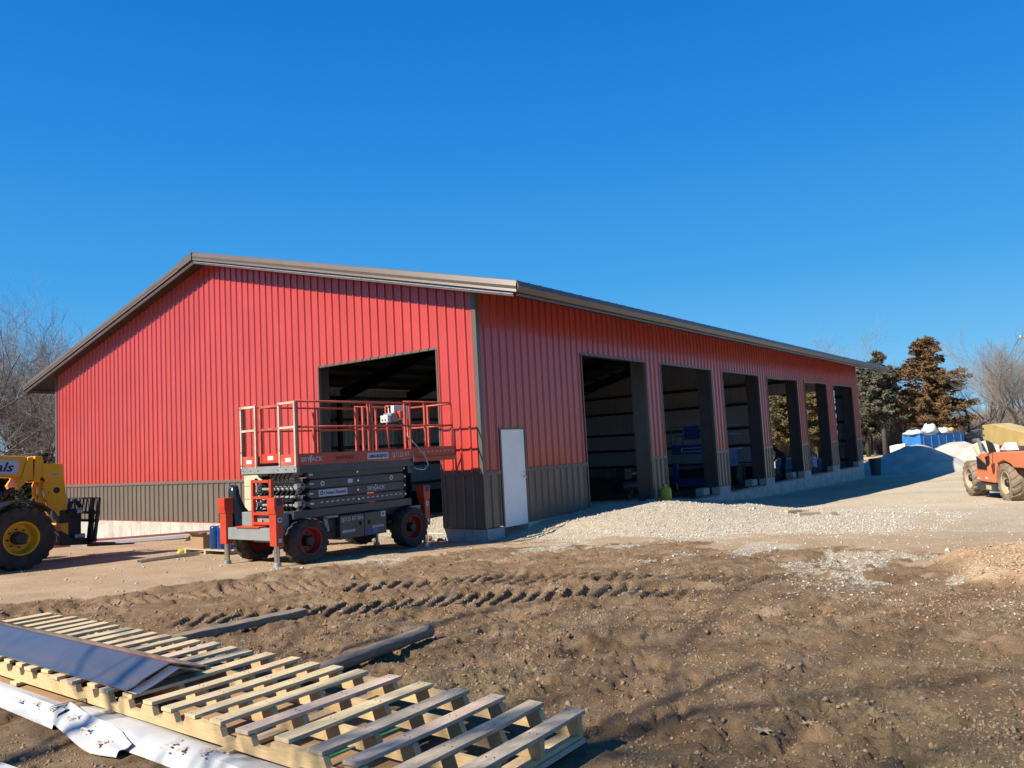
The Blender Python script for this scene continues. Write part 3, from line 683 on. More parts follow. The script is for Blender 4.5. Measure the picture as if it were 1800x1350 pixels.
        for sx, xx in ((-1, -OX), (1, BL + OX)):
            secf = [(.03, -.01), (0, 0), (.035, .105), (.006, .217), (-.04, .225)]
            A = [(xx + sx * a, Y(-OY), zz(-OY, b)) for a, b in secf]; B = [(xx + sx * a, Y(BW / 2), zz(BW / 2, b)) for a, b in secf]
            mb = MB().add(A + B, [(i, i + 1, i + 6, i + 5) for i in range(4)] + [(4, 0, 5, 9), (0, 1, 2, 3, 4), (9, 8, 7, 6, 5)])
            mb.build('rake_fascia', 'trim', t)
            for d0, d1, off in ((-.105, -.075, -.035), (-.067, -.035, -.02)):
                y0 = -OY + .12
                secs = [(off, d0), (off, d1), (off - .03, d1), (off - .03, d0)]
                A = [(xx + sx * a, Y(y0), zz(y0, b)) for a, b in secs]; B = [(xx + sx * a, Y(BW / 2), zz(BW / 2, b)) for a, b in secs]
                MB().add(A + B, [(0, 1, 5, 4), (1, 2, 6, 5), (2, 3, 7, 6), (3, 0, 4, 7), (3, 2, 1, 0), (4, 5, 6, 7)]).build('rake_trim', 'steel' if d0 > -.07 else 'trim', t)
    MB().bar((-OX - .04, BW / 2, zr(BW / 2) + .0), (-OX - .04, BW / 2, zr(BW / 2) + .235), .02, .012).build('ridge_seam', 'blackp', t)
    zc = zr(BW / 2)
    MB().prism([(BW / 2 + .01, zc + .0), (BW / 2 + .01, zc + .222), (BW / 2 + .75, zc + .222 - .75 * SL), (BW / 2 + .75, zc - .0 - .75 * SL)], -OX - .040, -OX - .030, 'x').build('rake_splice', 'trim', t)
    MB().prism([(BW / 2 - .25, zc + .17), (BW / 2, zc + .245), (BW / 2 + .25, zc + .17), (BW / 2, zc + .21)], -OX + .03, BL + OX - .03, 'x').build('ridge_cap', 'roof', t)
    # small inspection tag, screws
    # foundation: cast panels with form joints
    core = MB(); 
    def fpanel(x0, x1, top, side):
        bot = -1.35
        if side == 'L': return MB().box(x0 + .004, x1 - .004, -.022, .02, bot, top)
        return MB().box(-.022, .02, x0 + .004, x1 - .004, bot, top)
    edges = [0.024, DOOR[0], DOOR[1]] + [v for o in OPEN for v in o] + [BL]
    for i in range(len(edges) - 1):
        a, b = edges[i], edges[i + 1]; mid = (a + b) / 2
        opn = inop(mid) or DOOR[0] < mid < DOOR[1]
        topz = -.30 if opn else -.024
        if i == 1: topz = -.40
        n = max(1, round((b - a) / .40)); w = (b - a) / n
        for k in range(n): fpanel(a + k * w, a + (k + 1) * w, topz, 'L').build('foundation_panel', 'concrete', t)
        MB().box(a, b, .021, .24, -1.35, topz - .003).build('foundation_core', 'concrete', t)
        if opn: MB().box(a, b, .03, .2, topz, topz + .05).build('sill_plate', 'girt', t)
    ge = [.024, GO[0], GO[1], BW]
    for i in range(3):
        a, b = ge[i], ge[i + 1]; topz = -.36 if i == 1 else -.024
        n = max(1, round((b - a) / .60)); w = (b - a) / n
        for k in range(n): fpanel(a + k * w, a + (k + 1) * w, topz, 'G').build('foundation_panel', 'concrete', t)
        MB().box(.021, .24, max(a, .24), b, -1.35, topz - .003).build('foundation_core', 'concrete', t)
    MB().box(BL - .24, BL + .02, 0, BW, -1.35, -.30).box(BL - .24, BL + .02, .03, GO[0], -.3, -.024).box(BL - .24, BL + .02, GO[1], BW, -.3, -.024).box(0.3, BL - .3, BW - .24, BW + .02, -1.35, -.024).build('foundation_core', 'concrete', t)
    return t
SHED = building()
# ------------------------------------------------------------------ wheels
def wheel(parent, c, R, w, rimR, side, tm, rm, lugs=16, steer=0.0, deep=.5):
    """axle along y; side = -1 when the outer face looks to -y"""
    hub = MB().lathe([(0, side * .44 * w), (.30 * rimR, side * .44 * w), (.38 * rimR, side * .36 * w), (.40 * rimR, side * (.5 - deep) * w)], (0, 0, 0), 'y', 20)
    for k in range(8):
        a = k * math.pi / 4 + .2
        hub.lathe([(0, side * (.5 - deep + .13) * w), (.035 * rimR * 1.4, side * (.5 - deep + .13) * w), (.05 * rimR, side * (.5 - deep) * w)], (.56 * rimR * math.cos(a), 0, .56 * rimR * math.sin(a)), 'y', 6)
    h = hub.build('wheel', 'hub', None)
    tp = []
    for a, b in [(rimR, .40), (rimR * 1.03, .46), (rimR + .30 * (R - rimR), .505), (rimR + .7 * (R - rimR), .50), (R * .955, .44), (R * .965, .30), (R * .968, 0), (R * .965, -.30), (R * .955, -.44), (rimR + .7 * (R - rimR), -.50), (rimR + .30 * (R - rimR), -.505), (rimR, -.42)]:
        tp.append((a, b * w))
    ty = MB().lathe(tp, (0, 0, 0), 'y', 48)
    for k in range(lugs):
        for s in (-1, 1):
            a0 = 2 * math.pi * (k + (.5 if s > 0 else 0)) / lugs
            da = .52 * math.pi / lugs
            pts = []
            for (yy, sh, rr) in ((.02, .9, R), (.30, .25, R * 1.0), (.50, -.15, R * .985), (.515, -.2, R * .90)):
                for e in (-1, 1):
                    a = a0 + sh * 2 * math.pi / lugs * .55 + e * da * (.75 if yy < .1 else .9)
                    pts.append((rr * math.cos(a), s * yy * w, rr * math.sin(a)))
            base = []
            for (yy, sh, rr) in ((.02, .9, R * .95), (.30, .25, R * .95), (.50, -.15, R * .93), (.515, -.2, R * .87)):
                for e in (-1, 1):
                    a = a0 + sh * 2 * math.pi / lugs * .55 + e * da * 1.2
                    base.append((rr * math.cos(a), s * yy * w * .99, rr * math.sin(a)))
            f = []
            for i in range(3):
                f += [(2 * i, 2 * i + 1, 2 * i + 3, 2 * i + 2), (2 * i, 2 * i + 2, 8 + 2 * i + 2, 8 + 2 * i), (2 * i + 1, 8 + 2 * i + 1, 8 + 2 * i + 3, 2 * i + 3)]
            f += [(0, 8, 9, 1), (6, 7, 15, 14)]
            ty.add(pts + base, f)
    t_ = ty.build('tyre', tm, h)
    rp = [(rimR * 1.035, side * .45 * w), (rimR * 1.0, side * .47 * w), (rimR * .93, side * .43 * w), (rimR * .90, side * .2 * w), (rimR * .84, side * .12 * w), (rimR * .80, side * (.5 - deep + .02) * w), (rimR * .38, side * (.5 - deep) * w), (0, side * (.5 - deep) * w)]
    MB().lathe(rp, (0, 0, 0), 'y', 40).build('rim', rm, h, smooth=True).data.set_sharp_from_angle(angle=.6)
    MB().lathe([(rimR * .99, -side * .42 * w), (rimR * .8, -side * .35 * w), (0, -side * .1 * w)], (0, 0, 0), 'y', 24).build('rim', rm, h)
    p = np.array(c, float) - woff(parent)
    h.location = p; h.rotation_euler = (0, rnd.random() * 6, steer); h.parent = parent
    return h

def outrigger(parent, x0, x1, y0, y1, zb, zt, foot, m='lift_red', decal=-1):
    o = MB().box(x0, x1, y0, y1, zb, zt - .16).build('outrigger', m, parent, bevel=.008)
    xm = (x0 + x1) / 2
    MB().prism([(x0 - .012, zt - .26), (x0 - .03, zt - .16), (x0 - .03, zt), (x1 + .01, zt), (x1 + .01, zt - .26)], y0 - .012, y1 + .012, 'y').build('outrigger_head', m, o, bevel=.006)
    MB().lathe([(.045, zb), (.045, foot + .04)], (xm, (y0 + y1) / 2, 0), 'z', 20).build('ram', 'chrome', o, smooth=True)
    MB().lathe([(.0, foot + .07), (.06, foot + .06), (.07, foot), (0, foot)], (xm, (y0 + y1) / 2, 0), 'z', 20).build('foot_pad', 'steel', o)
    if decal:
        MB().lathe([(0, -.003), (.045, -.003), (.045, .0)], (xm, y0 - .001, zt - .36), 'y', 20).build('warning_decal', 'decal_white', o)
        MB().lathe([(0, -.005), (.02, -.005), (.02, -.003)], (xm + .005, y0 - .001, zt - .36), 'y', 12).build('warning_decal', 'decal_navy', o)
        MB().box(xm - .05, xm + .05, y0 - .016, y0 - .012, zt - .13, zt - .02).build('warning_decal', 'decal_navy', o)
        MB().box(xm - .03, xm + .03, y0 - .003, y0 - .0005, zb + .06, zb + .12).build('warning_decal', 'decal_white', o)
    return o

def scissor_lift():
    gx, gy = -3.2, .95
    t = thing('scissor_lift', 'large orange and grey scissor lift parked in front of the open gable doorway', 'scissor lift', (gx, gy, -.1))
    YN, YF = .20, 1.75; XL, XR, XE = -4.6, -1.90, -.60
    ZD = 1.56; ZT_ = 1.75; ZR = 2.635; ZM = 2.20
    LR, RL, GY_, LG = 'lift_red', 'lift_rail', 'lift_grey', 'lift_lgrey'
    # chassis
    ch = MB().box(-4.62, -1.86, YN + .10, YN + .26, .665, .80).box(-4.62, -1.86, YF - .26, YF - .10, .665, .80)
    ch.box(-4.55, -1.95, YN + .26, YF - .26, .52, .72).box(-4.25, -2.15, YN + .45, YF - .45, .30, .55)
    chassis = ch.build('chassis', GY_, t, bevel=.006)
    MB().box(-4.80, -4.66, YN + .2, YF - .2, .42, .80).box(-4.80, -4.64, YN + .55, YF - .55, .30, .44).build('chassis_end', LG, t, bevel=.006)
    # cabinets
    for (a, b, nm) in ((-3.72, -3.165, 0), (-3.155, -2.62, 1)):
        cb = MB().box(a, b, YN + .03, YN + .42, .225, .635).build('cabinet', GY_, t, bevel=.008)
        hx = b - .08 if nm == 0 else a + .12
        MB().box(hx - .02, hx + .02, YN + .015, YN + .0295, .42, .50).box(hx - .012, hx + .012, YN - .002, YN + .015, .44, .49).build('latch', 'blackp', cb)
        if nm == 0:
            text('SJ7135 RT 4X4', .10, 'decal_white', cb, (a + .03, YN + .028, .53), (1, 0, 0), (0, 0, 1), width=.50)
            MB().box(a + .05, a + .34, YN + .027, YN + .0295, .335, .375).build('decal', 'decal_white', cb)
            text('United Rentals', .035, 'decal_navy', cb, (a + .07, YN + .026, .343), (1, 0, 0), (0, 0, 1), width=.25)
        else:
            MB().box(a + .19, a + .46, YN + .027, YN + .0295, .35, .39).build('decal', 'decal_white', cb)
            text('1-800-UR-RENTS', .035, 'decal_navy', cb, (a + .21, YN + .026, .358), (1, 0, 0), (0, 0, 1), width=.23)
            MB().box(a + .05, a + .16, YN + .027, YN + .0295, .24, .36).build('decal', 'decal_blue', cb)
            MB().box(a + .20, a + .30, YN + .027, YN + .0295, .27, .335).build('decal', 'blue_bin', cb)
            MB().box(b - .13, b - .02, YN + .027, YN + .0295, .53, .625).build('decal', 'decal_white', cb)
            MB().lathe([(0, -.002), (.03, -.002), (.03, 0)], (b - .075, YN + .027, .578), 'y', 14).build('decal', 'decal_red', cb)
        MB().box(a + .01, b - .01, YF - .42, YF - .03, .225, .635).build('cabinet', GY_, t, bevel=.008)
    MB().box(-4.05, -3.74, YN + .05, YN + .07, .62, .66).add([(-4.07, YN + .05, .64), (-3.99, YN + .05, .64), (-3.93, YN + .05, .40), (-4.01, YN + .05, .40), (-4.07, YN + .09, .64), (-3.99, YN + .09, .64), (-3.93, YN + .09, .40), (-4.01, YN + .09, .40)],
        [(0, 1, 2, 3), (7, 6, 5, 4), (0, 4, 5, 1), (1, 5, 6, 2), (2, 6, 7, 3), (3, 7, 4, 0)]).build('bracket', LG, t)
    eng = MB().box(-4.0, -3.75, YN + .12, YN + .4, .26, .6).lathe([(0, -.1), (.09, -.1), (.09, .2)], (-3.88, YN + .2, .42), 'x', 14)
    for k in range(4): eng.tube([(-4.1 + .05 * k, YN + .14, .6), (-4.02 + .06 * k, YN + .1, .45 - .03 * k), (-3.9 + .04 * k, YN + .15, .36)], .012, 6)
    eng.build('engine', 'blacksteel', t)
    # wheels
    for (x, z) in ((-4.42, .30), (-1.98, .255)):
        wheel(t, (x, YN + .08, z), .375, .30, .225, -1, 'tyre', 'rim_red', 18, steer=0)
        wheel(t, (x, YF - .08, z), .375, .30, .225, 1, 'tyre', 'rim_red', 18, steer=0)
        MB().tube([(x, YN + .2, z), (x, YF - .2, z)], .07, 10).build('axle', 'blacksteel', t)
    # scissor stack
    zs = [.815, .985, 1.15, 1.315, 1.465]
    for side, y0 in ((0, YN + .10), (1, YF - .16)):
        for i in range(4):
            z0, z1 = zs[i], zs[i + 1] - .018; zc = (z0 + z1) / 2; yy = y0 + (.012 * (i % 2)) * (1 if side == 0 else -1)
            pl = [(-4.37, zc), (-4.27, z1), (-2.08, z1), (-2.0, zc + .02), (-2.0, zc - .02), (-2.08, z0), (-4.27, z0)]
            a = MB().prism(pl, yy, yy + .06, 'y').build('scissor_arm', GY_, t, bevel=.007)
            if side == 0:
                MB().lathe([(0, -.018), (.018, -.018), (.024, -.012), (.024, .0)], (-3.22, yy, zc), 'y', 14).lathe([(0, -.02), (.012, -.02), (.012, -.018)], (-3.22, yy, zc), 'y', 10).build('pivot_pin', 'chrome', a)
                MB().lathe([(0, -.02), (.016, -.02), (.022, 0)], (-2.035, yy, zc), 'y', 10).build('pivot_pin', 'chrome', a)
                MB().box(-4.30, -4.22, yy - .012, yy - .001, zc - .01, zc + .02).build('pivot_pin', 'steel', a)
                if i == 2:
                    for xx in (-4.02, -2.38):
                        MB().lathe([(0, -.003), (.045, -.003), (.045, 0)], (xx, yy - .001, zc), 'y', 20).build('warning_decal', 'decal_white', a)
                        MB().lathe([(0, -.005), (.022, -.005), (.022, -.003)], (xx, yy - .001, zc), 'y', 12).build('warning_decal', 'decal_red', a)
                    MB().box(-3.45, -3.34, yy - .004, yy - .001, zc - .03, zc + .04).build('decal', 'decal_white', a)
                if i == 1:
                    MB().box(-4.10, -3.46, yy - .004, yy - .001, zc - .06, zc + .055).build('decal', 'decal_white', a)
                    MB().lathe([(0, -.006), (.036, -.006), (.036, -.004)], (-4.035, yy, zc), 'y', 20).build('decal', 'decal_navy', a)
                    MB().lathe([(0, -.008), (.017, -.008), (.017, -.006)], (-4.035, yy, zc), 'y', 14).build('decal', 'decal_white', a)
                    text('United Rentals', .085, 'decal_navy', a, (-3.985, yy - .0045, zc - .028), (1, 0, 0), (0, 0, 1), width=.50, shear=.25, bold=.002)
                    text('SKYJACK', .095, 'decal_white', a, (-2.98, yy - .0015, zc - .03), (1, 0, 0), (0, 0, 1), width=.44, bold=.002)
                    MB().prism([(-2.82, zc + .03), (-2.77, zc + .075), (-2.755, zc + .07), (-2.79, zc - .04), (-2.80, zc - .04)], yy - .003, yy - .001, 'y').build('decal', 'decal_white', a)
                if i == 0:
                    for k in range(17):
                        xx = -4.08 + k * .118
                        if abs(xx + 3.22) < .06: continue
                        MB().add([(xx, yy - .002, zc + .0), (xx + .055, yy - .002, zc + .0), (xx + .07, yy - .002, zc + .022), (xx + .015, yy - .002, zc + .022)], [(0, 1, 2, 3)]).build('dash_decal', 'decal_white', a, fixn=False)
        # visible ends of the folded stack: diagonal links on the -x end
    for k in range(2):
        for yb in (YN + .20, YF - .24):
            zb = .90 + .30 * k
            for s in (-1, 1):
                MB().bar((-4.50, yb, zb + .15 * s), (-4.34, yb - .10, zb - .02 * s), .05, .03).bar((-4.50, yb, zb + .15 * s), (-4.36, yb + .10, zb), .045, .03).build('scissor_link', GY_, t)
            MB().lathe([(0, -.05), (.05, -.05), (.05, .05), (0, .05)], (-4.46, yb, zb), 'x', 14).build('pivot_pin', 'steel', t)
    for z in (.88, 1.02, 1.16, 1.30, 1.42):
        MB().tube([(-4.40, YN + .18, z), (-4.40, YF - .18, z)], .028, 10).build('cross_tube', 'steel', t)
    for k, (z, c) in enumerate(((.98, LG), (1.24, LG), (1.38, 'cream_box'))):
        MB().box(-4.36, -4.33, YN + .5 - .1 * k, YF - .45, z - .045, z + .045).build('cross_plate', c, t)
    hs = MB()
    for k in range(6):
        y = YN + .4 + .12 * k
        hs.tube([(-4.42, y, .78), (-4.52, y + .05, .95 + .03 * k), (-4.44, y - .06, 1.15), (-4.50, y + .03, 1.32), (-4.42, y, 1.46)], .013, 6)
    hs.build('hose_bundle', 'hose', t)
    # platform frame under the deck
    MB().box(XL - .02, XR + .05, YF - .07, YF - .012, 1.42, ZD - .002).build('platform_rail', GY_, t, bevel=.004)
    MB().box(XL - .02, XR + .05, YN + .012, YN + .07, 1.42, ZD - .002).build('platform_rail', GY_, t, bevel=.004)
    MB().box(XL, XR, YN + .07, YF - .07, 1.46, ZD - .01).build('deck', GY_, t)
    MB().box(XL - .03, XL + .0, YN - .0, YF, 1.44, 1.565).build('platform_end', LG, t, bevel=.004)
    for y in (YN + .05, YN + .28, YN + .5, YF - .5, YF - .28, YF - .06):
        MB().lathe([(0, -.012), (.012, -.012), (.012, 0)], (XL - .03, y, 1.50), 'x', 8).build('bolt', 'chrome', t)
    # toe board near side + lettering
    tb = MB().box(XL, XR, YN, YN + .012, ZD, ZT_).build('toe_board', LR, t)
    text('SKYJACK', .105, 'decal_white', tb, (XL + .06, YN - .0025, ZD + .055), (1, 0, 0), (0, 0, 1), width=.46, bold=.002)
    MB().prism([(XL + .235, ZD + .12), (XL + .285, ZD + .165), (XL + .30, ZD + .16), (XL + .265, ZD + .04), (XL + .255, ZD + .04)], YN - .003, YN - .0005, 'y').build('decal', 'decal_white', tb)
    text('10474269', .10, 'decal_black', tb, (-3.78, YN - .0025, ZD + .055), (1, 0, 0), (0, 0, 1), width=.40)
    MB().box(-3.06, -2.53, YN - .004, YN - .0005, ZD + .03, ZD + .145).build('decal', 'decal_white', tb)
    text('1-800-UR-RENTS', .085, 'decal_navy', tb, (-3.03, YN - .0065, ZD + .055), (1, 0, 0), (0, 0, 1), width=.47, shear=.2, bold=.002)
    text('SJ7135 RT', .13, 'decal_white', tb, (-2.43, YN - .0025, ZD + .045), (1, 0, 0), (0, 0, 1), width=.46)
    MB().box(XL, XR, YF - .012, YF, ZD, ZT_).build('toe_board', LR, t)
    # extension deck
    ex = MB().box(XR + .01, XE, YN + .03, YN + .042, ZD + .02, ZT_ + .02).box(XR + .01, XE, YN + .0, YN + .055, ZD - .07, ZD + .02).build('extension_toe_board', LR, t, bevel=.003)
    for k in range(9):
        xx = XR + .22 + k * .12
        MB().add([(xx, YN + .028, ZD + .105), (xx + .05, YN + .028, ZD + .105), (xx + .075, YN + .028, ZD + .13), (xx + .025, YN + .028, ZD + .13)], [(0, 1, 2, 3)]).build('dash_decal', 'decal_yellow', ex, fixn=False)
    MB().box(XR, XE, YN + .06, YF - .06, ZD - .04, ZD).box(XR, XE, YF - .05, YF, ZD - .07, ZT_ + .02).box(XE - .012, XE, YN + .05, YF - .05, ZD, ZT_ + .02).build('extension_deck', LR, t)
    MB().box(-1.95, -1.82, YN + .08, YF - .08, 1.28, 1.47).build('extension_bracket', GY_, t)
    # guard rails; each run of tube is one part
    r = .019
    def rail(pts, m=RL, n='guard_rail', rr=r): MB().tube(pts, rr, 8).build(n, m, t, smooth=True)
    def post(x, y, z0=ZD, z1=ZR, m=RL): MB().box(x - .02, x + .02, y - .02, y + .02, z0, z1).build('rail_post', m, t, bevel=.003)
    for y, s in ((YN + .025, 0), (YF - .025, 1)):
        rail([(XL, y, ZR), (XR + .02, y, ZR)]); rail([(XL, y, ZM), (XR + .02, y, ZM)])
        post(XL + .02, y, ZD - .12); post(-2.98, y); post(-3.06, y + (.05 if s == 0 else -.05), ZD, ZR - .08)
        post(XR + .0, y, ZD, ZR + .0); post(-2.90, y)
        yi = y + (.05 if s == 0 else -.05)
        rail([(XR - .1, yi, ZR - .0 + .03), (XE - .06, yi, ZR + .03), (XE - .01, yi, ZR - .02), (XE, yi, ZR - .1), (XE, yi, ZD + .0)])
        rail([(XR - .1, yi, ZM + .0), (XE, yi, ZM + .0)]); post(XR - .08, yi, ZD, ZR + .03); post(-1.42, yi, ZD, ZR + .01)
    rail([(XE, YN + .08, ZR + .01), (XE, YF - .08, ZR + .01)]); rail([(XE, YN + .08, ZM), (XE, YF - .08, ZM)])
    post(XE, .95, ZD, ZR)
    # entry end (lit): two side frames and a gate
    for (a, b, dx, nm) in ((YN + .0, YN + .46, 0, 'end_frame'), (YF - .46, YF - .0, 0, 'end_frame'), (YN + .50, YF - .50, .05, 'gate')):
        x = XL + dx - .02; f = MB()
        for y in (a + .02, b - .02): f.box(x - .02, x + .02, y - .02, y + .02, ZD - .02 if dx == 0 else ZD + .06, ZR - (.02 if dx else 0))
        for z in (ZR - .02 - (.02 if dx else 0), ZM + .0): f.box(x - .016, x + .016, a + .04, b - .04, z - .02, z + .02)
        o = f.build(nm, 'rail_lit' if dx == 0 else 'lift_rail', t, bevel=.003)
        MB().box(x - .006, x + .006, a + .04, b - .04, ZD + .01 + dx, ZD + .19 + dx * .6).build('kick_plate', 'lift_rail' if dx == 0 else LR, o)
        MB().box(x - .010, x - .0065, (a + b) / 2 - .09, (a + b) / 2 + .07, ZD + .06 + dx, ZD + .13 + dx).build('decal', 'decal_white', o)
        if dx == 0:
            for z in (ZR - .05, ZD + .02, ZD + .25): MB().box(x - .024, x - .0205, b - .035, b - .005, z, z + .03).build('bolt', 'steel', o)
    # swing-up entry frame and control box
    for y0 in (.55, .95):
        pass
    g = MB().tube([(-1.55, 1.25, ZR + .02), (-1.50, 1.22, ZD + .10), (-1.18, .95, ZD + .10), (-1.24, .98, ZR + .02), (-1.55, 1.25, ZR + .02)], .017, 8).build('folding_frame', LR, t, smooth=True)
    cb = MB().box(-1.92, -1.52, .62, .80, 2.34, 2.62).build('control_box', 'white', t, bevel=.01)
    MB().box(-2.12, -1.93, .50, .72, 2.30, 2.46).build('control_panel', LG, cb, bevel=.008)
    MB().box(-2.22, -2.13, .50, .70, 2.28, 2.42).build('control_panel', 'white', cb, bevel=.008)
    for k in range(2): MB().lathe([(0, -.01), (.018, -.01), (.018, 0)], (-2.221, .56 + .08 * k, 2.33), 'x', 10).build('button', 'blackp', cb)
    MB().tube([(-2.05, .60, 2.46), (-2.06, .60, 2.56)], .02, 8).lathe([(0, .0), (.03, .02), (.03, .05), (0, .07)], (-2.06, .60, 2.55), 'z', 10).build('joystick', 'blackp', cb)
    MB().box(-1.93, -1.80, .44, .64, 2.36, 2.50).build('document_box', LR, cb, bevel=.01)
    MB().tube([(-1.86, .50, 2.34), (-1.84, .35, 2.0), (-1.80, .22, 1.85), (-1.62, .14, 1.62), (-1.52, .14, 1.42), (-1.62, .16, 1.33), (-1.78, .2, 1.35), (-1.85, .3, 1.42)], .013, 8).build('cable', 'steel', t, smooth=True)
    MB().tube([(-1.74, .70, 2.34), (-1.72, .5, 2.05), (-1.82, .25, 1.7), (-1.9, .16, 1.5)], .011, 8).build('cable', 'steel', t, smooth=True)
    MB().tube([(-4.57, YN + .07, 2.55), (-4.54, YN + .08, 2.3), (-4.57, YN + .07, 1.95), (-4.55, YN + .06, 1.75)], .012, 8).build('cable', 'lift_rail', t, smooth=True)
    # outriggers, crossbar, ladder
    f1, f2, f3 = gz(-4.98, .30), gz(-4.98, 1.70), gz(-1.55, .30)
    outrigger(t, -5.05, -4.91, YN + .02, YN + .20, .28, 1.06, f1)
    outrigger(t, -5.05, -4.91, YF - .14, YF + .04, .28, 1.06, f2, decal=0)
    outrigger(t, -1.58, -1.44, YN + .02, YN + .20, .24, 1.02, f3)
    outrigger(t, -1.60, -1.42, YF - .14, YF + .04, .24, 1.02, gz(-1.5, 1.7), decal=0)
    MB().box(-5.02, -4.90, YN + .21, YF - .15, .36, .56).build('crossbar', LG, t, bevel=.008)
    MB().box(-5.04, -4.88, YN + .5, YF - .4, .5605, .585).build('step', LR, t, bevel=.004)
    MB().box(-4.88, -4.70, YN + .3, YF - .3, .40, .50).box(-1.9, -1.62, YN + .1, YN + .16, .5, .64).build('bracket', LG, t)
    MB().box(-1.60, -1.45, YN + .21, YF - .15, .32, .46).build('crossbar', GY_, t, bevel=.008)
    ld = MB()
    for y in (.62, 1.12): ld.box(-4.86, -4.80, y - .03, y + .03, .50, 1.35)
    ladder = ld.build('ladder', LR, t, bevel=.004)
    for z in (.62, .78, 1.05, 1.32): MB().box(-4.87, -4.80, .65, 1.09, z - .022, z + .022).build('rung', LR, ladder, bevel=.003)
    MB().lathe([(0, 0), (.02, 0), (.014, .08), (0, .1)], (-4.82, .92, .60), 'z', 8).build('key_tag', 'decal_yellow', t)
    MB().box(-4.56, -4.52, 1.0, 1.3, .62, .78).tube([(-4.6, .9, .6), (-4.62, 1.0, .7), (-4.58, 1.1, .68)], .015, 6).build('manifold', LG, t)
    # black plastic sheet over the far outrigger
    sh = MB(); rg = []
    for i, (z, a, b, dx) in enumerate(((.22, .12, .15, .10), (.36, .16, .19, .10), (.55, .18, .20, .09), (.72, .19, .17, .10), (.86, .14, .14, .03), (1.02, .09, .11, -.01), (1.14, .085, .10, -.02), (1.24, .08, .09, -.02), (1.27, .02, .02, -.02))):
        rg.append([(-4.80 + dx + a * math.cos(q) * (1 + .10 * math.sin(3 * q + i)), 1.70 + b * math.sin(q) * (1 + .12 * math.sin(4 * q + 2 * i)), z + .015 * math.sin(5 * q + i)) for q in [2 * math.pi * k / 18 for k in range(18)]])
    vs = [p for g_ in rg for p in g_]; fs = [(i * 18 + k, i * 18 + (k + 1) % 18, (i + 1) * 18 + (k + 1) % 18, (i + 1) * 18 + k) for i in range(len(rg) - 1) for k in range(18)]
    o = sh.add(vs, fs).build('plastic_sheet', 'bag', None, smooth=True)
    tag(o, 'black plastic sheet wrapped round a post at the left end of the scissor lift', 'plastic sheet')
    return t
M['rail_lit'] = mat('faded sunlit rail paint', (.70, .33, .22), .55, 0, .3, 9, dirt=.7, dirtcol=(.74, .62, .48), dirtscale=4)  # faded rail paint, paler copy with sunlight on the entry end put into its colour
LIFT = scissor_lift()

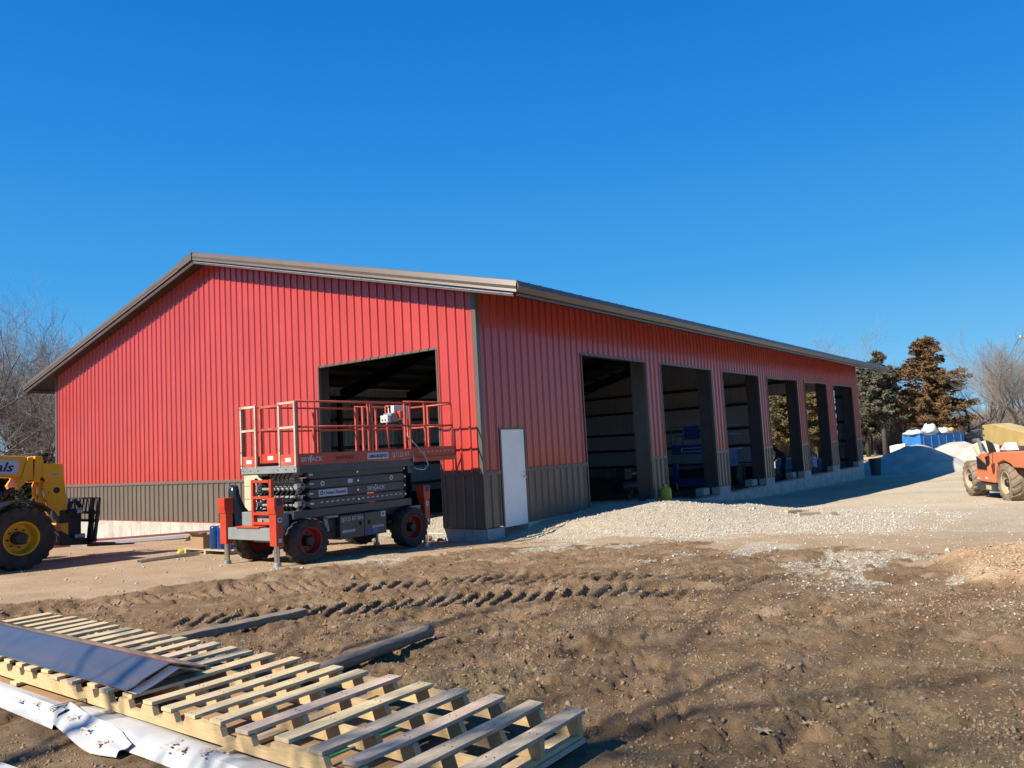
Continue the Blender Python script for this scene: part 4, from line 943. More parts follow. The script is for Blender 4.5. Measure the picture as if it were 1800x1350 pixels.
# ------------------------------------------------------------------ yellow telehandler at the left edge
def telehandler_yellow():
    t = thing('telehandler', 'yellow telehandler with raised black fork carriage at the left edge', 'telehandler', (-7.6, 6.6, -.05))
    gzl = gz(-6.75, 5.5)
    R = .585
    for x in (-6.75, -9.9):
        wheel(t, (x, 5.62, gzl + R - .01), R, .42, .30, -1, 'tyre', 'rim_yellow', 20, deep=.55)
        wheel(t, (x, 7.75, gz(x, 7.7) + R - .01), R, .42, .30, 1, 'tyre', 'rim_yellow', 20, deep=.55)
        MB().tube([(x, 5.8, gzl + R), (x, 7.6, gzl + R)], .12, 12).build('axle', 'blacksteel', t)
    # fender arcs over the near wheel
    for xc in (-6.75, -9.9):
        vs = []; n = 14
        for i in range(n + 1):
            a = math.radians(42 + (168 - 42) * i / n); rr = R + .07
            for yy in (5.36, 5.86):
                for d in (0, .03): vs.append((xc - .02 + (rr + d) * math.cos(a), yy, gzl + R + (rr + d) * math.sin(a)))
        fs = []
        for i in range(n):
            b = i * 4; fs += [(b, b + 4, b + 6, b + 2), (b + 1, b + 3, b + 7, b + 5), (b, b + 1, b + 5, b + 4), (b + 2, b + 6, b + 7, b + 3)]
        fs += [(0, 2, 3, 1), (n * 4, n * 4 + 1, n * 4 + 3, n * 4 + 2)]
        MB().add(vs, fs).build('fender', 'blackp', t, smooth=True).data.set_sharp_from_angle(angle=.6)
    MB().box(-10.6, -6.2, 6.05, 7.25, .55, .95).box(-6.5, -5.95, 6.2, 7.1, .45, .8).build('chassis', 'yellow', t, bevel=.02)
    # cab and engine cover beyond the frame edge
    MB().box(-9.3, -7.7, 5.75, 6.5, .95, 2.5).build('cab', 'yellow', t, bevel=.03)
    MB().box(-9.25, -7.75, 5.74, 5.745, 1.4, 2.4).build('cab_window', 'carglass', t)
    MB().box(-9.8, -7.6, 6.9, 7.7, .7, 1.5).build('engine_cover', 'yellow', t, bevel=.04)
    # boom: outer and inner sections, plates at the nose
    yb0, yb1 = 6.35, 6.85
    MB().prism([(-11.0, 1.95), (-11.0, 2.35), (-6.30, 2.0), (-6.30, 1.58)], yb0, yb1, 'y').build('boom', 'yellow', t, bevel=.02)
    MB().prism([(-6.296, 1.98), (-6.20, 1.99), (-6.20, 1.55), (-6.33, 1.50), (-6.46, 1.36), (-6.50, 1.44), (-6.42, 1.56)], yb0 - .03, yb1 + .03, 'y').build('boom_collar', 'yellow', t, bevel=.01)
    MB().prism([(-6.16, 2.0), (-6.03, 1.99), (-6.00, 1.90), (-6.02, 1.62), (-6.10, 1.48), (-6.20, 1.50), (-6.18, 1.6)], yb0 - .01, yb1 + .01, 'y').build('boom_section', 'yellow', t, bevel=.01)
    MB().box(-6.22, -6.12, yb0 + .03, yb1 - .03, 1.60, 1.94).box(-6.3, -5.8, yb0 + .1, yb1 - .1, 1.5, 1.85).build('boom_inner', 'blacksteel', t)
    for yy in (yb0 - .02, yb1 - .04):
        pl = [(-6.02, 1.84), (-5.98, 1.845), (-5.66, 1.83), (-5.60, 1.30), (-5.56, .88), (-5.40, .72), (-5.44, .60), (-5.60, .60), (-5.78, .88), (-5.92, 1.0), (-5.96, 1.18), (-6.0, 1.27), (-6.02, 1.42), (-5.97, 1.52), (-6.04, 1.60)]
        MB().prism(pl, yy, yy + .06, 'y').build('boom_head', 'yellow', t, bevel=.006)
    MB().lathe([(0, -.004), (.062, -.004), (.062, .02)], (-5.77, yb0 - .022, 1.30), 'y', 24).build('boom_hole', 'blacksteel', t)
    MB().lathe([(0, -.03), (.028, -.03), (.028, .02)], (-5.90, yb0 - .02, 1.26), 'y', 16).build('boom_pin', 'yellow', t)
    cv = MB().tube([(-6.04, 6.5, 1.50), (-6.12, 6.5, 1.38), (-6.12, 6.5, 1.25), (-6.04, 6.5, 1.10), (-5.96, 6.5, 1.05)], .035, 10)
    cv.box(-6.06, -6.0, 6.42, 6.58, 1.08, 1.52); cv.build('tilt_cylinder', 'yellow', t)
    MB().tube([(-6.02, 6.42, 1.35), (-5.96, 6.40, 1.18), (-5.90, 6.42, 1.0)], .025, 10).build('cylinder_rod', 'chrome', t, smooth=True)
    for k in range(3):
        hs = MB(); hs.tube([(-6.6 + .03 * k, 6.3, 1.40), (-6.9 + .05 * k, 6.25, 1.25), (-6.98 + .05 * k, 6.25, 1.05), (-6.85, 6.28, .9)], .02, 8)
        hs.build('hydraulic_hose', 'hose', t, smooth=True); hs = MB()
        hs.tube([(-5.58, 6.3 + .08 * k, .82), (-5.50, 6.25 + .08 * k, 1.02), (-5.38, 6.25 + .08 * k, 1.05 + .02 * k), (-5.30, 6.28 + .08 * k, .92)], .016, 8)
        hs.build('hydraulic_hose', 'hose', t, smooth=True)
    # lettering plate on the boom
    dx = Vector((4.7, 0, -.35)).normalized(); up = Vector((.0745, 0, 1)).normalized()
    MB().add([(-7.75, yb0 - .006, 1.755), (-6.50, yb0 - .006, 1.66), (-6.47, yb0 - .006, 1.69), (-6.45, yb0 - .006, 1.90), (-6.48, yb0 - .006, 1.935), (-7.73, yb0 - .006, 2.03)], [(0, 1, 2, 3, 4, 5)]).build('decal', 'decal_white', t)
    text('United Rentals', .25, 'decal_navy', t, (-8.28, yb0 - .010, 1.845), dx, up, width=1.74, shear=.25, bold=.005)
    MB().box(-5.88, -5.73, yb0 - .024, yb0 - .021, 1.60, 1.64).build('decal', 'decal_white', t)
    text('10728493', .035, 'decal_red', t, (-5.87, yb0 - .027, 1.608), (1, 0, 0), (0, 0, 1), width=.13)
    # carriage with forks
    ca = MB()
    cx, zb, zt = -5.22, .22, 1.09
    tilt = lambda z: cx + (z - zb) * .12
    for y in (5.95, 6.22, 7.0, 7.30):
        ca.bar((tilt(zb), y, zb), (tilt(zt), y, zt), .06, .05, (1, 0, 0))
    for z in (zb + .04, zb + .42, zb + .58): ca.bar((tilt(z), 5.93, z), (tilt(z), 7.32, z), .05, .08, (1, 0, 0))
    carriage = ca.build('fork_carriage', 'blacksteel', t)
    bk = MB()
    MB().bar((tilt(zt) , 5.93, zt), (tilt(zt), 7.32, zt), .03, .03).build('load_backrest', 'blacksteel', t)
    for k in range(9):
        y = 5.99 + k * .158
        MB().bar((tilt(.78), y, .78), (tilt(zt), y, zt), .014, .03).build('backrest_bar', 'blacksteel', carriage)
    for y in (6.20, 7.02):
        MB().prism([(tilt(.86) - .03, .86), (tilt(.86) + .03, .86), (tilt(zb) + .05, .18), (-4.30, .07), (-4.30, .05), (tilt(zb) - .0, .12)], y - .07, y + .07, 'y').build('fork', 'blacksteel', t)
    MB().box(-5.72, -5.30, 6.32, 6.98, .28, .90).prism([(-5.75, .2), (-5.2, .16), (-5.2, .24), (-5.5, .32), (-5.75, .5)], 6.2, 7.1, 'y').build('quick_coupler', 'blacksteel', t, bevel=.02)
    MB().tube([(-5.44, 6.24, .85), (-5.32, 6.24, .85)], .06, 12).tube([(-5.5, 6.2, .35), (-5.3, 6.2, .35)], .05, 12).build('coupler_pin', 'steel', t)
    MB().box(-5.74, -5.58, 6.25, 6.95, .36, .64).build('boom_foot', 'yellow', t, bevel=.02)
    MB().tube([(-6.05, 6.1, .62), (-5.85, 6.1, .42), (-5.80, 6.2, .30)], .03, 8).build('brace', 'chrome', t)
    return t
telehandler_yellow()
# ------------------------------------------------------------------ orange telehandler on the right
def telehandler_orange():
    loc = (14.0, -7.20, -.47)
    t = thing('telehandler', 'faded orange telehandler with pale yellow boom and mud caked wheels at the right edge', 'telehandler', loc, rotz=math.atan2(-.41, -.912), local=True)
    R = .52
    for x in (0, 2.75):
        wheel(t, (x, .22, R), R, .42, .30, -1, 'tyre_tan', 'rim_cream', 16, deep=.6)
        wheel(t, (x, 1.95, R), R, .42, .30, 1, 'tyre_tan', 'rim_cream', 16, deep=.6)
        MB().tube([(x, .4, R), (x, 1.8, R)], .10, 12).build('axle', 'blacksteel', t)
    MB().box(-.5, 4.2, .65, 1.5, .45, .75).build('chassis', 'blacksteel', t, bevel=.02)
    pod = MB().prism([(.62, .47), (.66, .80), (.80, 1.10), (1.02, 1.26), (2.3, 1.33), (4.6, 1.36), (4.6, .95), (3.35, .95), (3.25, 1.02), (2.75, 1.12), (2.3, 1.02), (2.12, .72), (2.02, .47)], .03, .75, 'y').build('engine_pod', 'orange', t, bevel=.03)
    for k in range(5):
        x0 = .86 + .15 * k; h = .34 - .05 * k
        MB().prism([(x0, .82), (x0 + .07, .82), (x0 + .09 - .0, .82 + h), (x0 + .0, .84 + h)], .0, .028, 'y').build('grille_slot', 'blackp', pod)
    MB().box(1.45, 1.72, .018, .0295, 1.02, 1.10).build('decal', 'decal_white', pod)
    MB().box(.70, .90, .018, .0295, .53, .57).build('decal', 'decal_white', pod)
    MB().box(1.35, 1.5, .018, .0295, .55, .62).build('decal', 'decal_white', pod)
    MB().box(.70, 2.05, .0, .35, .24, .44).build('step_plate', 'lift_grey', t, bevel=.01)
    MB().box(1.45, 1.8, -.012, -.001, .28, .40).build('reflector', 'cream_box', t)
    MB().tube([(.62, .3, .40), (.75, .28, .25), (.62, .3, .12)], .03, 6).build('tow_hook', 'blacksteel', t)
    # boom, cylinder, mirror
    b = MB().prism([(-1.05, 1.62), (-1.0, 2.06), (-.2, 2.09), (4.6, 1.52), (4.6, .98), (-.4, 1.52)], .85, 1.35, 'y').build('boom', 'cream', t, bevel=.02)
    for z in (1.75, 1.95): MB().lathe([(0, -.02), (.03, -.02), (.03, 0)], (-.9, .85, z), 'y', 10).build('boom_pin', 'blacksteel', b)
    MB().prism([(-.7, 1.6), (-.2, 1.5), (.4, .7), (-.3, .7)], .8, .84, 'y').prism([(-.7, 1.6), (-.2, 1.5), (.4, .7), (-.3, .7)], 1.36, 1.4, 'y').build('boom_tower', 'blacksteel', t)
    MB().tube([(-1.2, .75, 1.42), (-.55, .72, .95)], .15, 16).build('lift_cylinder', 'cream_box', t)
    MB().tube([(-1.45, .72, 1.60), (-1.0, .7, 1.62), (-.55, .6, 1.40), (-.1, .5, 1.15), (.9, .2, 1.27)], .05, 8).build('exhaust_pipe', 'steel', t)
    mr = MB().tube([(2.05, .1, 1.36), (2.15, -.12, 1.27), (2.2, -.15, 1.15)], .018, 8).build('mirror_arm', 'blackp', t)
    MB().prism([(2.08, 1.20), (2.32, 1.24), (2.30, 1.02), (2.16, .94)], -.19, -.14, 'y').build('mirror', 'blackp', mr, bevel=.01)
    MB().box(.35, 2.4, .8, 1.45, .9, 1.45).build('engine', 'blacksteel', t)
    MB().prism([(1.2, 1.34), (1.75, 1.34), (1.6, 1.55)], .5, .8, 'y').build('fuel_tank', 'white', t)
    MB().box(2.6, 4.2, 1.45, 2.1, .6, 2.0).build('cab', 'orange', t, bevel=.04)
telehandler_orange()

# ------------------------------------------------------------------ the long pallet, its load and the sheets beside it
def pallet():
    t = thing('long_pallet', 'long pallet of pale pine slats lying across the mud in the foreground', 'pallet', (-9.75, -4.8, 0))
    ys = [-8.05, -7.78, -7.50, -7.22, -6.92, -6.62, -6.33, -6.09, -5.85, -5.60, -5.31, -5.05, -4.83, -4.58, -4.34, -4.10, -3.88, -3.66, -3.42, -3.22, -2.97, -2.75, -2.55, -2.33, -2.08, -1.84, -1.60]
    pool = ['pine_y', 'pine_p', 'pine', 'pine_w', 'pine_p', 'pine_y', 'pine']
    for i, y in enumerate(ys):
        m = pool[rnd.randrange(7)] if i < 18 else ('pine_y' if rnd.random() < .7 else 'pine')
        w = .112 + rnd.uniform(-.010, .008); x0 = -10.30 + rnd.uniform(-.015, .03); x1 = -9.17 + rnd.uniform(-.02, .015)
        sk = rnd.uniform(-.018, .018); z0 = .178 + rnd.uniform(0, .003); n = 6; vs = []; sag = rnd.uniform(-.004, .004); tw = rnd.uniform(-.004, .004)
        for k in range(n + 1):
            f = k / n; x = x0 + (x1 - x0) * f; yc = y + sk * (f - .5) + .004 * math.sin(6 * f + i); zz = z0 + sag * math.sin(math.pi * f) + tw * (f - .5)
            for dy, dz in ((-w / 2, 0), (w / 2, 0), (w / 2, .022), (-w / 2, .022)): vs.append((x, yc + dy + rnd.uniform(-.001, .001), zz + dz + tw * (dy / w)))
        fs = [(0, 1, 2, 3), (n * 4 + 3, n * 4 + 2, n * 4 + 1, n * 4)]
        for k in range(n):
            for j in range(4): fs.append((k * 4 + j, k * 4 + 4 + j, k * 4 + 4 + (j + 1) % 4, k * 4 + (j + 1) % 4))
        s = MB().add(vs, fs).build('slat', m, t, bevel=.0018)
        nl = MB()
        for xs_ in (-10.27, -9.93, -9.58, -9.22):
            for e in (-.022, .02): nl.lathe([(0, z0 + .0232), (.0035, z0 + .0232), (.0035, z0 + .02)], (xs_ + rnd.uniform(-.01, .01), y + e, 0), 'z', 5)
        if y < -5.0: nl.build('nail', 'blacksteel', s, kind='stuff')
    # castellated stringers
    for x in (-10.275, -9.93, -9.575, -9.215):
        poly = [(-8.10, .078), (-8.10, .177)]; 
        for i, y in enumerate(ys):
            w = .062; d = .052 if rnd.random() < .85 else .0
            nxt = ys[i + 1] if i + 1 < len(ys) else None
            poly.append((y + w - .005, .177))
            if nxt and d: poly += [(y + w + .022, .177 - d), (nxt - w - .022, .177 - d)]
            if nxt: poly.append((nxt - w + .005, .177))
        poly += [(-1.53, .177), (-1.53, .078)]
        vs = [(x - .019, a, b) for a, b in poly] + [(x + .019, a, b) for a, b in poly]; n = len(poly)
        # triangulated cap strips: build as columns to stay convex
        ysx = sorted(set(a for a, b in poly)); top = {}
        pts = poly[1:-1]
        mb = MB()
        def zt_at(y):
            for k in range(len(pts) - 1):
                a, b = pts[k], pts[k + 1]
                if a[0] <= y <= b[0] and b[0] > a[0]: return a[1] + (b[1] - a[1]) * (y - a[0]) / (b[0] - a[0])
            return .177
        for k in range(len(ysx) - 1):
            a, b = ysx[k], ysx[k + 1]; za, zb = zt_at(a + 1e-6), zt_at(b - 1e-6)
            mb.add([(x - .019, a, .078), (x + .019, a, .078), (x + .019, b, .078), (x - .019, b, .078), (x - .019, a, za), (x + .019, a, za), (x + .019, b, zb), (x - .019, b, zb)],
                   [(0, 3, 2, 1), (4, 5, 6, 7), (1, 2, 6, 5), (3, 0, 4, 7)] + ([(0, 1, 5, 4)] if k == 0 else []) + ([(2, 3, 7, 6)] if k == len(ysx) - 2 else []))
        mb.build('stringer', 'stringer', t)
    for y in (-8.02, -6.47, -5.12, -3.7, -2.3):
        MB().box(-10.33, -9.16, y - .055, y + .055, .052, .0765).build('bottom_board', 'pine', t, bevel=.002)
    MB().box(-10.05, -9.16, -8.09, -7.93, .024, .0505).build('bottom_board', 'pine_p', t, bevel=.002)
    for (y, x) in ((-6.47, -10.29), (-5.12, -10.29), (-8.02, -9.6), (-8.02, -9.2)):
        MB().box(x - .045, x + .045, y - .05, y + .05, .028, .0515).build('block', 'stringer', t, bevel=.002)
    # brown cardboard lining below the stringers, waved
    def sheet(name, m, x0, x1, y0, y1, zf, nx=6, ny=30, th=.004):
        vs = []
        for i in range(nx + 1):
            for j in range(ny + 1):
                x = x0 + (x1 - x0) * i / nx; y = y0 + (y1 - y0) * j / ny; vs.append((x, y, zf(x, y)))
        nv = len(vs); vs += [(a, b, c - th) for a, b, c in vs]; fs = []
        for i in range(nx):
            for j in range(ny):
                a = i * (ny + 1) + j; fs += [(a, a + ny + 1, a + ny + 2, a + 1), (nv + a, nv + a + 1, nv + a + ny + 2, nv + a + ny + 1)]
        for i in range(nx): 
            for j in (0, ny): a = i * (ny + 1) + j; fs.append((a, a + ny + 1, nv + a + ny + 1, nv + a))
        for j in range(ny):
            for i in (0, nx): a = i * (ny + 1) + j; fs.append((a, a + 1, nv + a + 1, nv + a))
        o = MB().add(vs, fs).build(name, m, t, smooth=True); o.data.set_sharp_from_angle(angle=.6); return o
    sheet('cardboard_sheet', 'cardboard', -10.44, -9.75, -7.55, -1.5, lambda x, y: .048 + .010 * math.sin(2.2 * y + 3 * x) * (1 if x < -10.3 else .3), 8, 60)
    sheet('cardboard_sheet', 'cardboard', -9.70, -9.30, -7.2, -2.0, lambda x, y: .040 + .012 * math.sin(2.9 * y + 2 * x), 6, 60)
    for y in (-7.12, -4.80):
        MB().add([(-10.52, y - .012, .105 if y < -6 else .115), (-10.52, y + .012, .105 if y < -6 else .115), (-9.32, y + .03, .073), (-9.32, y + .006, .073)], [(0, 1, 2, 3)]).add(
            [(-10.52, y - .012, .103), (-10.52, y + .012, .103), (-9.32, y + .03, .071), (-9.32, y + .006, .071)], [(3, 2, 1, 0)]).build('strap', 'strap', t, fixn=False)
    return t
pallet()
# glossy ridge flashing lying on the slats
rc = MB().prism([(a + .03, b) for a, b in [(-10.285, .214), (-10.285, .206), (-10.275, .206), (-10.225, .216), (-10.17, .246), (-9.99, .306), (-9.975, .307), (-9.76, .232), (-9.70, .218), (-9.70, .224), (-9.757, .238), (-9.970, .314), (-9.995, .313), (-10.175, .253), (-10.23, .223), (-10.275, .214)]], -5.27, 1.2, 'y').build('ridge_flashing', 'cap', None)
tag(rc, 'glossy dark bronze ridge flashing lying along the pallet slats', 'roof flashing')
rf2 = MB().prism([(a + .03, b) for a, b in [(-10.30, .2035), (-10.27, .2015), (-10.16, .236), (-9.99, .298), (-9.80, .230), (-9.80, .225), (-9.99, .293), (-10.16, .230), (-10.27, .1965)]], -5.40, -5.272, 'y').build('folded_lip', 'cap', rc)
rf2.matrix_parent_inverse = Matrix.Identity(4)

def foam():
    def strip(name, parent, prof_, y0, y1, n, wob, m='foam', lab=None):
        vs = []; k = len(prof_)
        for j in range(n + 1):
            y = y0 + (y1 - y0) * j / n
            for i, (x, z) in enumerate(prof_):
                dx, dz = wob(y, i); vs.append((x + dx, y, z + dz))
        fs = [(j * k + i, j * k + i + 1, (j + 1) * k + i + 1, (j + 1) * k + i) for j in range(n) for i in range(k - 1)]
        b = len(vs); vs += [(a, c, d - .006) for a, c, d in vs]; fs += [tuple(b + q for q in f[::-1]) for f in fs]
        o = MB().add(vs, fs).build(name, m, parent, smooth=True, fixn=False); o.data.set_sharp_from_angle(angle=.7); return o
    w1 = lambda y, i: (.02 * math.sin(1.3 * y + i) + (.10 * max(0, y + 5.2) * .18 if i == 5 else 0), .006 * math.sin(3.1 * y + i * 1.3))
    o = strip('foam_wrap', None, [(-10.255, .058), (-10.31, .066), (-10.37, .078), (-10.44, .072), (-10.465, .056), (-10.50, .004)], -8.6, -4.86, 60, w1)
    tag(o, 'long strip of white foam wrap beside the near edge of the pallet', 'foam wrap')
    o2 = strip('foam_wrap', None, [(-10.33, .058), (-10.38, .072), (-10.44, .090), (-10.50, .074), (-10.56, .006)], -4.90, -1.2, 50, lambda y, i: (.03 * math.sin(1.9 * y + i * .8), .010 * math.sin(2.7 * y + i)))
    tag(o2, 'mud spotted white foam wrap at the left end of the pallet', 'foam wrap')
    # torn flap hanging out over the mud
    vs = []; n, k = 14, 6
    for j in range(n + 1):
        f = j / n; y = -4.82 - 1.0 * f
        wdt = .13 + .06 * math.sin(f * 2.6); cx = -10.47 - .08 * math.sin(f * 1.7)
        if f > .8: wdt *= 1 - (f - .8) * 2.2
        for i in range(k + 1):
            g = i / k - .5; vs.append((cx + g * wdt, y + .03 * math.cos(g * 3), .075 - .05 * f + (.035 * (2 * g) ** 2 if g > 0 else -.02 * (2 * g) ** 2) + .008 * math.sin(9 * f + g * 4)))
    fs = [(j * (k + 1) + i, j * (k + 1) + i + 1, (j + 1) * (k + 1) + i + 1, (j + 1) * (k + 1) + i) for j in range(n) for i in range(k)]
    b = len(vs); vs += [(a, c, d - .005) for a, c, d in vs]; fs += [tuple(b + q for q in f[::-1]) for f in fs]
    fl = MB().add(vs, fs).build('torn_flap', 'foam', o, smooth=True, fixn=False)
    # dried mud smears
    for (x, y, a, bb, zz) in ((-10.52, -4.25, .05, .02, .088), (-10.50, -4.52, .06, .025, .09), (-10.50, -4.75, .07, .018, .088), (-10.49, -5.05, .05, .05, .078), (-10.53, -5.32, .06, .03, .062), (-10.57, -5.60, .07, .05, .045), (-10.42, -6.12, .02, .05, .085), (-10.41, -6.42, .06, .035, .086), (-10.36, -6.5, .08, .012, .088), (-10.45, -6.25, .015, .04, .08)):
        sm = MB()
        for q in range(16):
            px_, py_ = x + rnd.gauss(0, bb * .55), y + rnd.gauss(0, a * .55); rr_ = rnd.uniform(.004, .014); kk = rnd.randint(5, 8); a0 = rnd.random() * 6
            vs = [(px_, py_, zz + .0035)] + [(px_ + rr_ * rnd.uniform(.5, 1.1) * math.cos(a0 + 6.283 * w_ / kk), py_ + rr_ * rnd.uniform(.8, 1.8) * math.sin(a0 + 6.283 * w_ / kk), zz + .0005) for w_ in range(kk)]
            sm.add(vs, [(0, 1 + w_, 1 + (w_ + 1) % kk) for w_ in range(kk)])
        for q in range(0):
            r_ = 1 + rnd.uniform(-.06, .06) + .3 * math.sin(2 * (2 * math.pi * q / n) + x * 90) + .15 * math.sin(3 * (2 * math.pi * q / n) + y * 70); vs.append((x + bb * r_ * math.cos(2 * math.pi * q / n), y + a * r_ * math.sin(2 * math.pi * q / n), zz + .001))
        sm.build('mud_smear', 'mudsmear', o2 if y > -4.85 else o, smooth=True, kind='stuff')
    vs = [(-11.06, -4.6), (-11.02, -5.2), (-10.99, -5.6), (-11.02, -5.95), (-11.12, -6.1), (-11.5, -5.9), (-11.6, -4.6)]
    o3 = MB().prism(vs, .012, .035, 'z').build('foam_wrap', 'foam', None, bevel=.006)
    tag(o3, 'white foam sheet on the mud in the bottom left corner', 'foam wrap')
foam()
def timbers():
    def beam(name, m, a, b, w, h, wob, rnd_=False):
        n = 14; vs = []; a = Vector(a); b = Vector(b); d = (b - a).normalized(); r = Vector((d.y, -d.x, 0)).normalized()
        k = 10 if rnd_ else 4
        for j in range(n + 1):
            p = a.lerp(b, j / n)
            for i in range(k):
                if rnd_: q = 2 * math.pi * i / k; o1, o2 = math.cos(q) * w / 2, math.sin(q) * h / 2
                else: o1, o2 = ((-w / 2, -h / 2), (w / 2, -h / 2), (w / 2, h / 2), (-w / 2, h / 2))[i]
                vs.append(p + r * (o1 + rnd.uniform(-wob, wob)) + Vector((0, 0, o2 + rnd.uniform(-wob, wob))))
        fs = [tuple(range(k)), tuple(n * k + i for i in range(k))[::-1]] + [(j * k + i, (j + 1) * k + i, (j + 1) * k + (i + 1) % k, j * k + (i + 1) % k) for j in range(n) for i in range(k)]
        return MB().add(vs, fs).build(name, m, None, bevel=0 if rnd_ else .008, smooth=rnd_)
    o = beam('timber', 'greywood', (-9.1, -3.32, .03), (-7.42, -3.46, .02), .16, .07, .005)
    tag(o, 'flat grey weathered timber running under the far edge of the pallet', 'timber')
    o = beam('timber', 'greywood', (-9.1, -5.62, .05), (-7.62, -5.50, .055), .115, .11, .006, True)
    tag(o, 'round grey weathered post lying on the mud beside the pallet', 'timber')
timbers()

# ------------------------------------------------------------------ things on the pad by the gable
def pad_items():
    t = thing('small_pallet', 'worn wooden pallet under the blue rolls and cardboard box', 'pallet', (-3.6, 3.9, -.14))
    for k in range(7): MB().box(-4.02 + .16 * k, -3.91 + .16 * k, 3.2, 4.72, -.045, -.025).build('slat', 'pine_w', t)
    for y in (3.24, 3.95, 4.66): MB().box(-4.02, -2.98, y - .03, y + .03, -.125, -.0455).build('stringer', 'pine_w', t)
    for k in range(3): MB().box(-4.02 + .45 * k, -3.9 + .45 * k, 3.2, 4.72, -.15, -.126).build('bottom_board', 'pine_w', t)
    for i, (x, y, h, l) in enumerate(((-3.85, 3.82, .42, 'leftmost blue wrapped roll standing on the small pallet'), (-3.83, 3.60, .43, 'middle blue wrapped roll standing on the small pallet'), (-3.80, 3.36, .42, 'blue wrapped roll on the small pallet nearest the scissor lift'))):
        n = 18; rg = []
        for z, r in ((-.024, .105), (0, .115), (.15, .118), (.3, .113), (h - .02, .115), (h, .10), (h - .01, .05), (h - .03, .0)):
            rg.append([(x + r * (1 + .03 * math.sin(5 * q + z * 9)) * math.cos(q), y + r * (1 + .03 * math.sin(4 * q + i)) * math.sin(q), z) for q in [2 * math.pi * k / n for k in range(n)]])
        vs = [p for g in rg for p in g]
        o = MB().add(vs, [(a * n + k, a * n + (k + 1) % n, (a + 1) * n + (k + 1) % n, (a + 1) * n + k) for a in range(len(rg) - 1) for k in range(n)]).build('wrapped_roll', 'blue_wrap', None, smooth=True)
        tag(o, l, 'roll', 'blue wrapped rolls on the small pallet')
    b = thing('cardboard_box', 'open brown cardboard box beside the blue rolls', 'box', (-3.7, 4.35, -.02))
    MB().box(-3.98, -3.975, 4.06, 4.52, -.022, .25).box(-3.62, -3.615, 4.06, 4.52, -.022, .25).box(-3.97, -3.62, 4.06, 4.065, -.022, .25).box(-3.97, -3.62, 4.515, 4.52, -.022, .25).box(-3.97, -3.62, 4.065, 4.515, -.022, -.015).build('box_body', 'cardboard', b)
    MB().add([(-3.98, 4.52, .25), (-3.62, 4.52, .25), (-3.64, 4.74, .12), (-4.0, 4.72, .10)], [(0, 1, 2, 3)]).build('flap', 'cardboard', b, fixn=False)
    MB().add([(-3.98, 4.06, .25), (-3.98, 4.52, .25), (-4.12, 4.50, .33), (-4.12, 4.1, .33)], [(0, 1, 2, 3)]).build('flap', 'cardboard', b, fixn=False)
    o = MB().prism([(0, 0), (.10, 0), (.10, .05), (.085, .05), (.085, .012), (.012, .012), (.012, .05), (0, .05)], 0, 1.35, 'x').build('metal_channel', 'steel', None)
    o.location = (-5.40, 3.80, -.085); o.rotation_euler = (0, .02, .17); tag(o, 'short grey metal channel lying on the dirt left of the small pallet', 'channel')
    p = MB().add([(-4.05, 4.85, -.13), (-3.8, 4.8, -.13), (-3.78, 5.05, -.13), (-4.02, 5.0, -.13), (-4.0, 4.9, -.05), (-3.85, 4.86, -.03), (-3.84, 4.98, -.06), (-3.96, 4.95, -.07)], [(0, 3, 2, 1), (4, 5, 6, 7), (0, 1, 5, 4), (1, 2, 6, 5), (2, 3, 7, 6), (3, 0, 4, 7)]).build('plastic_scrap', 'yellowpl', None)
    tag(p, 'crumpled yellow plastic scrap on the dirt by the small pallet', 'scrap')
    # long bundle of sheets near the gable wall
    A, B = np.array([-3.6, 10.7]), np.array([-.75, 8.75]); d = (B - A) / np.linalg.norm(B - A); nrm = np.array([-d[1], d[0]])
    if nrm[0] < 0: nrm = -nrm
    bt = thing('sheet_bundle', 'long low bundle of metal sheets lying by the sunny concrete footing', 'sheet bundle', (A[0], A[1], -.3))
    def slab(w0, w1, z0, z1, nm, m, e=0):
        P = [A - d * e + nrm * w0, B + nrm * w0, B + nrm * w1, A - d * e + nrm * w1]
        MB().add([(*p, z0) for p in P] + [(*p, z1) for p in P], [(0, 3, 2, 1), (4, 5, 6, 7), (0, 1, 5, 4), (1, 2, 6, 5), (2, 3, 7, 6), (3, 0, 4, 7)]).build(nm, m, bt)
    slab(.05, .9, -.42, -.26, 'timber_base', 'greywood'); slab(0, .16, -.255, -.17, 'white_trim', 'white', .0); slab(.18, 1.0, -.25, -.175, 'red_sheet', 'red_sheet', .8)
    # cream cartons behind the lift
    c = thing('carton_stack', 'tall stack of cream cartons half hidden behind the scissor lift', 'cartons', (-2.8, 3.6, -.2))
    for k in range(6): MB().box(-3.1, -2.5, 3.2 + .01 * (k % 2), 3.93, -.19 + .27 * k, .072 + .27 * k).build('carton', 'cream_box', c, bevel=.006)
    for i, (x, y, s, a, l) in enumerate(((-.15, 1.52, .11, .4, 'larger reddish brick scrap at the foot of the doorway'), (-.05, 1.28, .09, 1.0, 'small reddish brick scrap beside the doorway trim'), (.1, 1.75, .12, .2, 'reddish brick scrap furthest inside the doorway'))):
        z = gz(x, y) + s * .3
        o = MB().box(-s, s, -s * .5, s * .5, -s * .35, s * .35).build('brick_scrap', 'clay', None, bevel=.012); o.location = (x, y, z); o.rotation_euler = (.1, .2 * i, a)
        tag(o, l, 'brick')
    w = MB()
    for k in range(4): w.tube([(.02, 1.25 + .14 * k, -.30), (.02, 1.25 + .14 * k, -.12)], .009, 6)
    w.tube([(.02, 1.2, -.13), (.02, 1.72, -.13)], .01, 6).tube([(.02, 1.2, -.27), (.02, 1.72, -.27)], .01, 6)
    o = w.build('wire_rack', 'white', None); tag(o, 'small white wire rack at the foot of the gable doorway', 'rack')
